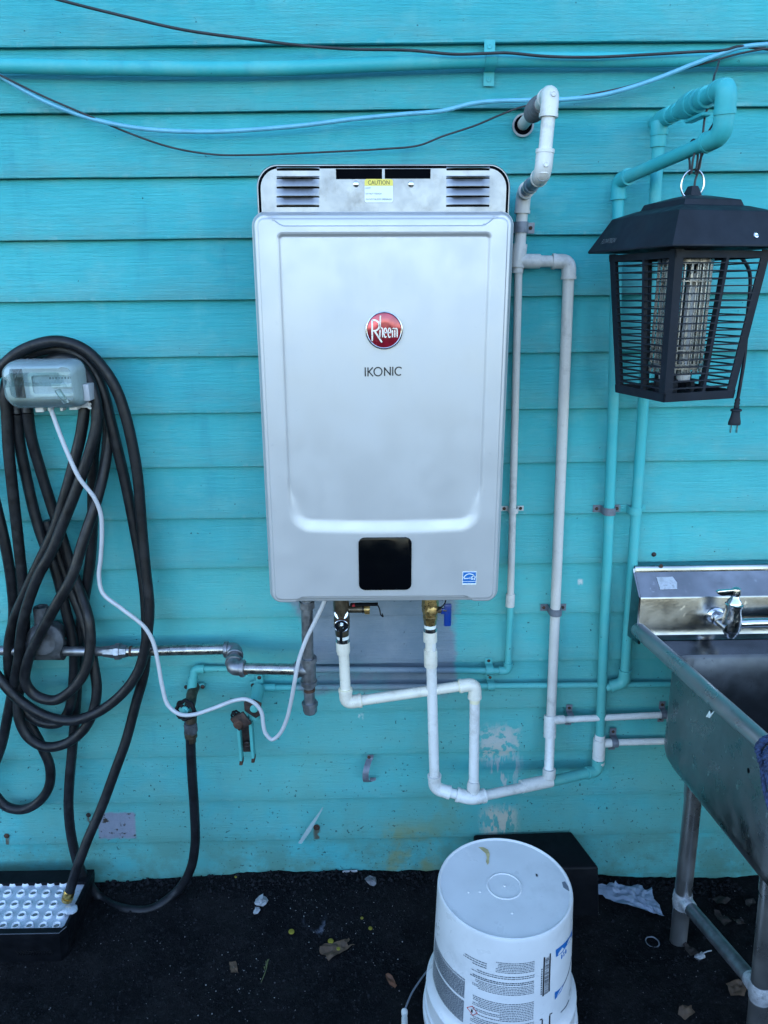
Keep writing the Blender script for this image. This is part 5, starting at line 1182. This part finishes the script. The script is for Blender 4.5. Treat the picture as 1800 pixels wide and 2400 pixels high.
# rope
rope = thing('rope', V(.69, -.57, .82), 'dark navy rope wound round the sink rim', 'rope')
rp0 = lerp(V(.617, -.098, .819), V(.690, -.655, .824), .905); rd = (V(.690, -.655, .824) - V(.617, -.098, .819)).normalized(); ru = V(0, 0, 1); rs = rd.cross(ru).normalized()
def braid(pts, r, root, name):
    m = MB(); P = spline(pts, 8); L_ = [0]
    for a, b in zip(P, P[1:]): L_.append(L_[-1] + (b - a).length)
    for s_ in range(3):
        Q = []
        for i, p in enumerate(P):
            t = (P[min(i + 1, len(P) - 1)] - P[max(i - 1, 0)]).normalized(); u = t.cross(V(.3, .2, .9)).normalized(); v = t.cross(u); a = L_[i] * 260 + s_ * 2.094
            Q.append(p + (u * math.cos(a) + v * math.sin(a)) * r * .52)
        m.tube(Q, r * .62, 6)
    return part(name, m, 'rope', root)
for k, off in enumerate((-.014, -.004, .007, .017)):
    ptsr = []
    for i in range(17):
        a = 2 * math.pi * i / 16; rr_ = .0225 + (.006 if k % 2 else 0); ptsr.append(rp0 + rd * (off + .006 * i / 16) + (rs * math.cos(a) + ru * math.sin(a)) * rr_)
    braid(ptsr, .0048, rope, 'coil')
bt = rp0 - V(.020, 0, .012)
braid([bt, bt + V(.004, -.01, -.04), bt + V(.014, -.03, -.09), bt + V(.03, -.06, -.13), bt + V(.05, -.08, -.15)], .0045, rope, 'rope_tail')
braid([bt + V(.004, .006, -.005), bt + V(.012, .0, -.03), bt + V(.028, -.03, -.055), bt + V(.06, -.05, -.07)], .0045, rope, 'rope_tail')
braid([bt + V(.004, -.006, -.008), bt + V(.008, -.02, -.035), bt + V(.024, -.045, -.075), bt + V(.06, -.06, -.10)], .0045, rope, 'rope_tail')

# ================================================================ upturned bucket
BC = V(.2625, -.407, 0); BH = .372
bucket = thing('bucket', BC, 'white plastic pail standing upside down on the soil', 'bucket')
bprof = [(.372, 0.0)]
part('body', MB().lathe(BC, (0, 0, 1), [(.010, .1720), (.012, .1745), (.030, .1745), (.034, .1700), (.045, .1690), (.049, .1715), (.055, .1710), (.057, .1675), (.088, .1645), (.094, .1650), (.098, .1675), (.102, .1670), (.110, .1595), (.118, .1548), (.125, .1530), (.36, .1446), (.366, .1440), (.3695, .1428), (.3705, .1405), (.369, .1385), (.3675, .1370)], 72, None, (True, False)), 'bucket', bucket, ang=30)
botm = MB(); rows = []
for rr_, z in ((.1375, .3675), (.125, .3672), (.10, .3664), (.07, .3658), (.0385, .3655), (.0375, .3668), (.0360, .3672), (.0345, .3668), (.0335, .3655), (.015, .3655), (.003, .3658), (.002, .3675), (.0, .3678)):
    rows.append((z, rr_))
part('bottom', MB().lathe(BC, (0, 0, 1), rows, 72, None, (False, False)), 'bucket', bucket, ang=40)
for (px, py) in ((1098, 2091), (1125, 2090), (1200, 2140)):
    part('mould_mark', MB().lathe(G(px, py, .366), (0, 0, 1), [(0, .003), (.0015, .002), (.0015, 0)], 10), 'bucket', bucket)
def bstain(pts, m, name='stain'):
    part(name, MB().prism([G(x, y, .3669) for x, y in pts], V(0, 0, .0006)), m, bucket)
bstain([(1121, 1986), (1133, 1986), (1144, 1992), (1148, 2002), (1146, 2013), (1146, 2022), (1143, 2027), (1139, 2020), (1141, 2010), (1138, 2000), (1130, 1993)], 'stain')
bstain([(1317, 2068), (1324, 2066), (1332, 2078), (1335, 2090), (1328, 2086), (1320, 2080)], 'strap')
bstain([(1255, 2048), (1259, 2049), (1261, 2054), (1257, 2054)], 'ink')
def brad(z): return .1530 + (.1446 - .1530) * (z - .125) / (.36 - .125) if z > .12 else .1545
def onb(px, py):
    d = FW + RT * ((px - 900) / FPX) + UP * ((1200 - py) / FPX); r = .1485
    for _ in range(6):
        a = d.x ** 2 + d.y ** 2; b = 2 * ((CAM.x - BC.x) * d.x + (CAM.y - BC.y) * d.y); c_ = (CAM.x - BC.x) ** 2 + (CAM.y - BC.y) ** 2 - r * r; D_ = b * b - 4 * a * c_
        k = (-b - math.sqrt(max(D_, 0))) / (2 * a); p = CAM + d * k; r = brad(p.z)
    return math.atan2(p.x - BC.x, -(p.y - BC.y)), p.z
def bp(th, z, lift=.0005):
    r = brad(z) + lift; return V(BC.x + r * math.sin(th), BC.y - r * math.cos(th), z)
def strip(m, th0, th1, z0, z1, lift=.0005):
    n = max(1, int(abs(th1 - th0) / .12))
    m.grid([[bp(th0 + (th1 - th0) * k / n, z0, lift) for k in range(n + 1)], [bp(th0 + (th1 - th0) * k / n, z1, lift) for k in range(n + 1)]])
rt = random.Random(4)
def textblock(x0, y0, x1, y1, lines, m, hang='R', bold=False):
    tl = onb(x0, (y0 + y1) / 2)[0]; tr = onb(x1, (y0 + y1) / 2)[0]; xm = (x0 + x1) / 2; zt = onb(xm, y0)[1]; zb = onb(xm, y1)[1]; step = (zt - zb) / lines
    for i in range(lines):
        z = zt - i * step; full = (tr - tl) * rt.choice((1, 1, .95, .9, .55 if rt.random() < .3 else 1)); x = tr
        while x > tr - full:
            wl = rt.uniform(.010, .045); strip(m, x, max(x - wl, tr - full), z, z - step * (.62 if bold else .46)); x -= wl + .008
tm_ = MB()
textblock(1162, 2258, 1252, 2284, 7, tm_); textblock(1083, 2246, 1141, 2262, 3, tm_); textblock(1103, 2288, 1252, 2297, 2, tm_); textblock(1100, 2302, 1251, 2310, 2, tm_, bold=True)
textblock(1106, 2312, 1251, 2334, 6, tm_); textblock(1106, 2352, 1250, 2396, 11, tm_); textblock(1100, 2400, 1250, 2440, 9, tm_)
part('printed_text', tm_, 'greyink', bucket)
tg = MB()
la, lb2 = -1.55, onb(1088, 2340)[0]; ztop = onb(1086, 2292)[1]
for (zz_t, zz_b) in ((ztop, ztop - .004), (ztop - .006, ztop - .050), (ztop - .056, ztop - .118)):
    z = zz_t
    while z > max(zz_b, .128):
        x = lb2
        while x > la:
            wl = rt.uniform(.012, .05); strip(tg, x, max(x - wl, la), z, z - .0014); x -= wl + .006
        z -= .0021
part('printed_small_text', tg, 'greyink', bucket)
bk = MB(); t0_, zt = onb(1274, 2244); t1_, _ = onb(1291, 2238); zb2 = onb(1274, 2334)[1]
strip(bk, t0_, t0_ + .025, zb2, zt); strip(bk, t1_ - .025, t1_, zb2 + .004, zt + .002)
z = zt - .004
while z > zb2 + .004:
    h = rt.choice((.0006, .0010, .0016)); strip(bk, t0_ + .03, t1_ - .03, z - h, z); z -= h + rt.choice((.0008, .0012, .0018))
for k in range(12): strip(bk, t0_ - .03, t0_ - .012, zb2 + .006 + k * .0056, zb2 + .0095 + k * .0056)
part('barcode', bk, 'ink', bucket)
fb = MB(); ta_, za_ = onb(1265, 2392); tb_, _ = onb(1294, 2376)
strip(fb, ta_, tb_, za_, za_ + .003); strip(fb, ta_ + .03, ta_ + .05, za_ - .05, za_); strip(fb, tb_ - .06, tb_ - .035, za_ - .05, za_)
part('printed_frame', fb, 'ink', bucket)
def poly_on(pts, m, name):
    q = [onb(x, y) for x, y in pts]; mb = MB(); mb.add([bp(t, z, .0006) for t, z in q], [tuple(range(len(q)))]); part(name, mb, m, bucket)
poly_on([(1302, 2226), (1312, 2219), (1326, 2206), (1326, 2218), (1318, 2232), (1303, 2243)], 'blueink', 'blue_mark'); poly_on([(1326, 2206), (1336, 2192), (1340, 2178), (1340, 2192), (1334, 2208), (1326, 2218)], 'blueink', 'blue_mark')
poly_on([(1300, 2326), (1311, 2318), (1323, 2302), (1314, 2324), (1300, 2343)], 'blueink', 'blue_mark')
lt_ = MB(); t_, z_ = onb(1320, 2238)
for k, L in enumerate(([(0, 0), (.0, .8)] + arc(0, .4, .5, .4, 90, -90, 8), arc(.2, .62, .25, .2, 20, 270, 8) + arc(.2, .2, .25, .2, 90, -160, 8), arc(.25, .4, .32, .4, 0, 360, 14))):
    for (a0, b0), (a1, b1) in zip(L, L[1:]):
        for w_ in (1,):
            A_ = bp(t_ - .05 + k * .055 + a0 * .04, z_ - .004 + b0 * .012); B_ = bp(t_ - .05 + k * .055 + a1 * .04, z_ - .004 + b1 * .012); lt_.tube([A_, B_], .0007, 5)
part('blue_lettering', lt_, 'blueink', bucket)
sw = MB(); pts_ = [bp(*onb(x, y), .0006) for x, y in ((1339, 2240), (1334, 2270), (1326, 2295), (1318, 2312))]; sw.tube(spline(pts_, 6), .0007, 5)
pts_ = [bp(*onb(x, y), .0006) for x, y in ((1334, 2345), (1326, 2358), (1314, 2372))]; sw.tube(spline(pts_, 6), .0012, 5)
part('blue_stroke', sw, 'greyink', bucket)
rd_ = MB(); cq = [onb(x, y) for x, y in ((1095, 2361), (1107, 2358), (1119, 2375), (1108, 2379), (1095, 2361))]
rd_.tube([bp(t, z, .0004) for t, z in cq], .0008, 5); part('hazard_diamond', rd_, 'redink', bucket)
fl_ = MB(); t_, z_ = onb(1106, 2369); strip(fl_, t_ - .012, t_ + .012, z_ - .004, z_ + .004, .0006); part('hazard_symbol', fl_, 'ink', bucket)

# ================================================================ floodlight lying on the soil
FZ = .100
flood = thing('floodlight', V(-1.0, -.15, 0), 'black LED floodlight lying face up at the foot of the wall', 'floodlight')
fx1 = -.784; fy0, fy1 = -.040, -.250; fx0 = -1.36
fr_o = [V(fx0, fy1, FZ), V(fx1 - .012, fy1, FZ), V(fx1, fy1 + .020, FZ), V(fx1, fy0, FZ), V(fx0, fy0, FZ)]
pa, pb, pc = G(200, 2072, FZ), G(139, 2174, FZ), G(0, 2064, FZ)
ix1 = (pa.x + pb.x) / 2 + .004; iy0 = (pa.y + pc.y) / 2; iy1 = pb.y
fi_ = [V(fx0 + .03, iy1, FZ), V(ix1 - .004, iy1, FZ), V(ix1, iy1 + .006, FZ), V(ix1, iy0 - .004, FZ), V(ix1 - .004, iy0, FZ), V(fx0 + .03, iy0, FZ)]
part('bezel', MB().plate(fr_o, [fi_], V(0, 0, -.016)), 'black', flood, ang=30)
hsg = MB(); R0 = [V(p.x, p.y, FZ - .014) for p in fr_o]; cx_, cy_ = -1.07, -.145
R1 = [V(cx_ + (p.x - cx_) * .985, cy_ + (p.y - cy_) * .96, FZ - .05) for p in fr_o]; R2 = [V(cx_ + (p.x - cx_) * .96, cy_ + (p.y - cy_) * .88, -.01) for p in fr_o]
hsg.grid([r + [r[0]] for r in (R0, R1, R2)]); part('housing', hsg, 'black', flood, ang=30)
part('lip', MB().tube([V(fx0, fy1 + .001, FZ - .001), V(fx1 - .012, fy1 + .001, FZ - .001), V(fx1 - .001, fy1 + .020, FZ - .001)], .0012, 6), 'strap', flood)
pn = MB(); nx_, ny_ = 60, 24; rows = []
for j in range(ny_ + 1):
    rows.append([V(fx0 + .028 + (ix1 + .002 - fx0 - .028) * i / nx_, iy0 + .002 + (iy1 - .002 - iy0 - .002) * j / ny_, FZ - .010 + .0012 * nz(i * .6, j * .6)) for i in range(nx_ + 1)])
part('reflector', pn.grid(rows), 'led', flood, ang=180)
cupm = MB().lathe(V(0, 0, 0), V(.04, .05, 1), [(-.003, .0122), (.000, .0112), (.0045, .0102), (.0058, .0094), (.0052, .0084), (.0020, .0068), (.0012, 0)], 18).mesh('lens_cup', 'lens', ang=40)
dotm = MB().lathe(V(0, 0, 0), V(.04, .05, 1), [(.0014, .0066), (.0024, .0060), (.0030, 0)], 12).mesh('lens_dot', 'chipgrey', ang=40)
for (row, x_s) in ((310, (20, 205, 395, 585, 770, 955)), (465, (-80, 110, 310, 495, 690, 885)), (630, (20, 215, 410, 605, 800)), (790, (-75, 125, 325, 520, 720, 910)), (950, (40, 235, 435, 640, 845))):
    for x_ in x_s:
        p = G(x_ * .1567, 2020 + row * .1567, FZ - .006)
        o_ = shared('lens', cupm, flood, p - Vector(flood.location) - V(0, 0, .003)); 
        q_ = shared('lens_chip', dotm, o_, V(0, 0, 0))
for k in range(14):
    px = 40 + k * 6.2
    a, b, c_ = [lerp(R1[0], R2[0], f) for f in (.10, .32, .54)]
    xk = W(px, 2218, .236).x
    fm = MB()
    pts_ = [V(xk, 0, 0), V(xk + .006, 0, 0), V(xk, 0, 0)]
    def frontface(x, f): q0, q1 = lerp(R1[0], R1[1], (x - R1[0].x) / (R1[1].x - R1[0].x)), lerp(R2[0], R2[1], (x - R2[0].x) / (R2[1].x - R2[0].x)); r_ = lerp(q0, q1, f); r_.x = x; return r_ + V(0, -.001, 0)
    fm.tube([frontface(xk, .12), frontface(xk + .005, .26), frontface(xk, .40)], .0011, 5)
    part('chevron_rib', fm, 'black', flood)
sp_ = G(166, 2130, FZ + .002)
solo('foam_blob', MB().lathe(sp_, (.1, .1, 1), [(-.003, .017), (.001, .016), (.004, .011), (.005, 0)], 14).xf(lambda v: v + V(nz(v.x * 160, v.y * 160, 1), nz(v.x * 160, v.y * 160, 7), 0) * .006), 'led', 'wet foam smear beside the brass hose end', 'foam')

# ================================================================ black box behind the bucket
bb = MB().add([(.245, -.006, -.02), (.520, -.006, -.02), (.575, -.135, -.02), (.28, -.135, -.02), (.25, -.006, .166), (.521, -.006, .171), (.566, -.119, .150), (.285, -.119, .148)], [(0, 3, 2, 1), (4, 5, 6, 7), (0, 1, 5, 4), (1, 2, 6, 5), (2, 3, 7, 6), (3, 0, 4, 7)]).bev(.007, 3)
solo('plastic_block', bb, 'black', 'dusty black plastic block against the wall behind the bucket', 'block')

# ================================================================ litter
def gp(px, py, lift=.002):
    p = G(px, py, .0)
    for _ in range(5): p = G(px, py, gz(p.x, p.y) + lift)
    return p
def sheet(name, outline, m, label, cat, curl=.008, seed=1, th=.0006, group=None):
    """a thin crumpled sheet filling the outline, its pieces rising and falling"""
    r0 = random.Random(seed * 7 + 1); oo = []
    for (x0, y0), (x1, y1) in zip(outline, outline[1:] + outline[:1]):
        for k in range(3):
            f = k / 3; jit = .10 * math.hypot(x1 - x0, y1 - y0) * (k > 0); oo.append((x0 + (x1 - x0) * f + r0.uniform(-jit, jit), y0 + (y1 - y0) * f + r0.uniform(-jit, jit)))
    outline = oo
    P = [gp(x, y) for x, y in outline]; cx = sum((p for p in P), V(0, 0, 0)) / len(P); r = random.Random(seed)
    rows = []; n = len(P)
    for k in range(8):
        f = k / 7
        rows.append([(lambda q: q + V(0, 0, curl * max(0, .40 + .75 * abs(nz(q.x * 34 + seed, q.y * 34, seed * .7)) + .3 * nz(q.x * 90, q.y * 90, seed)) - .002))(cx * (1 - f) + p * f) for p in P])
    m_ = MB(); m_.grid([rw + [rw[0]] for rw in rows]); t = len(m_.v); m_.add([v + V(0, 0, -th) for v in m_.v], [f[::-1] for f in m_.f])
    return solo(name, m_, m, label, cat, group, ang=25)
sheet('torn_paper', [(1397, 2079), (1420, 2080), (1438, 2078), (1441, 2072), (1447, 2078), (1470, 2080), (1500, 2078), (1512, 2090), (1527, 2086), (1530, 2104), (1534, 2116), (1542, 2124), (1548, 2138), (1556, 2153), (1540, 2147), (1510, 2138), (1470, 2127), (1430, 2112), (1403, 2100)], 'paper', 'crumpled torn paper on the soil beside the sink leg', 'paper', .020, 3)
sheet('dry_leaf', [(750, 2222), (760, 2215), (790, 2210), (808, 2206), (818, 2200), (821, 2206), (813, 2214), (816, 2221), (832, 2222), (815, 2230), (790, 2243), (770, 2254), (764, 2242), (750, 2238)], 'leaf', 'large curled tan leaf on the soil left of the bucket', 'leaf', .014, 5)
sheet('dry_leaf', [(904, 2286), (908, 2282), (916, 2288), (924, 2300), (930, 2312), (926, 2318), (916, 2312), (907, 2300)], 'leaf2', 'orange brown curled leaf just left of the bucket', 'leaf', .012, 8)
sheet('dry_leaf', [(537, 2254), (552, 2253), (556, 2266), (559, 2281), (541, 2280), (539, 2266)], 'leaf', 'small square brown leaf scrap on the open soil', 'leaf', .006, 9)
lfp = [[(1668, 2110), (1690, 2105), (1712, 2112), (1700, 2122), (1680, 2122)], [(1672, 2140), (1700, 2150), (1714, 2165), (1698, 2172), (1680, 2160)], [(1715, 2155), (1740, 2160), (1748, 2170), (1725, 2172)], [(1600, 2215), (1625, 2225), (1640, 2240), (1618, 2244), (1604, 2230)], [(1700, 2312), (1730, 2300), (1756, 2312), (1744, 2340), (1712, 2338)], [(1590, 2370), (1620, 2362), (1628, 2380), (1605, 2395), (1588, 2384)], [(1745, 2118), (1765, 2108), (1772, 2118), (1756, 2130)]]
lbl = ['dark brown leaf high up between the sink legs', 'broken brown leaf beside the sink cross brace', 'brown leaf scrap right of the cross brace', 'rotten leaf at the foot of the rear sink leg', 'large rotten leaf under the front of the sink', 'dark leaf on the soil at the bottom right', 'small brown leaf far right under the tub']
for i, (L, lb_) in enumerate(zip(lfp, lbl)): sheet('fallen_leaf', L, 'leafdark' if i not in (4, 5) else 'leaf', lb_, 'leaf', .016, 20 + i)
for (px, py, r, lb_) in ((683, 2184, .0078, 'round yellow petal left of the pale ring mark'), (775, 2206, .0075, 'yellow green petal touching the top of the big tan leaf'), (868, 2176, .0055, 'yellow petal nearest the bucket'), (848, 2152, .0042, 'small yellow petal nearest the wall'), (793, 2224, .0050, 'yellow fleck lying on the big tan leaf'), (553, 2055, .0042, 'yellow petal against the foot of the wall')):
    p = gp(px, py, .003 if px != 793 else .016)
    solo('yellow_petal', MB().lathe(p, (.1, -.1, 1), [(0, r * .9), (.0008, r), (.0016, r * .7), (.0012, 0)], 14), 'petal', lb_, 'petal')
sg = thing('sprig', gp(620, 2280), 'green sprig lying left of the brown leaves', 'sprig')
a, b = gp(627, 2256, .004), gp(612, 2302, .003)
part('stem', MB().tube(spline([a, lerp(a, b, .5) + V(.003, 0, .003), b], 5), .0010, 6), 'sprig', sg)
m_ = MB()
for f, s_ in ((.05, 1), (.15, -1), (.3, 1), (.42, -1)):
    p = lerp(a, b, f); m_.add([p, p + V(.003 * s_, .006, .003), p + V(.004 * s_, .012, .002), p + V(-.001, .007, .004)], [(0, 1, 2, 3)])
part('leaflets', m_, 'sprig', sg)
for (px, py, s_, m, lb_) in ((612, 2112, .017, 'chip', 'crumpled white scrap near the hose bend'), (870, 2063, .015, 'stone', 'grey stone against the foot of the wall'), (602, 2132, .011, 'chip', 'thin pale scrap below the white scrap'), (1640, 2240, .012, 'chip', 'white chip right of the rear sink leg')):
    c_ = gp(px, py, .004); r = random.Random(px); m_ = MB(); n_ = 9
    m_.lathe(c_ - V(0, 0, .004), (0, 0, 1), [(0, s_ * .7), (s_ * .25, s_), (s_ * .5, s_ * .7), (s_ * .6, 0)], n_)
    m_.xf(lambda v: v + Vector((r.uniform(-1, 1), r.uniform(-1, 1), r.uniform(-.6, .6))) * s_ * .35)
    solo('scrap' if m == 'chip' else 'stone', m_, m, lb_, 'scrap' if m == 'chip' else 'stone', ang=10)
a, b = W(803, 2043, .006), W(838, 2041, .006)
solo('white_splinter', MB().obox((a + b) / 2, (b - a) / 2, V(0, .002, 0), V(0, 0, .003)).bev(.001, 1), 'chip', 'white splinter stuck where wall meets soil', 'splinter')
a, b = gp(1648, 2234, .004), gp(1668, 2228, .006)
solo('white_straw', MB().tube([a, lerp(a, b, .5) + V(0, 0, .002), b], .0016, 8), 'chip', 'short white straw right of the rear sink leg', 'straw')
rc_ = gp(1529, 2208, .003)
solo('bottle_ring', MB().tube([rc_ + V(.0165 * math.cos(2 * math.pi * k / 36), .0165 * math.sin(2 * math.pi * k / 36), .0005 * math.cos(k)) for k in range(37)], .0016, 8, False), 'strap', 'thin grey plastic ring on the soil below the paper', 'ring')
# cord and white connector at the bottom edge
cn = thing('lamp_lead', gp(945, 2380), 'thin grey lead with a white connector beside the bucket', 'lead')
e_ = gp(948, 2368, .016)
part('lead', MB().tube(spline([gp(1030, 2235, .02), gp(1012, 2262, .02), gp(990, 2290, .02), gp(965, 2328, .018), gp(953, 2356, .018), e_], 8), .0022, 8), 'strap', cn)
e2_ = gp(949, 2440, .014)
part('connector', MB().lathe(e_, e2_ - e_, [(0, .0068), (.003, .0075), (.010, .0072), (.012, .0062), (.016, .0062), (.018, .0072), ((e2_ - e_).length, .0078)], 18), 'pvc', cn)
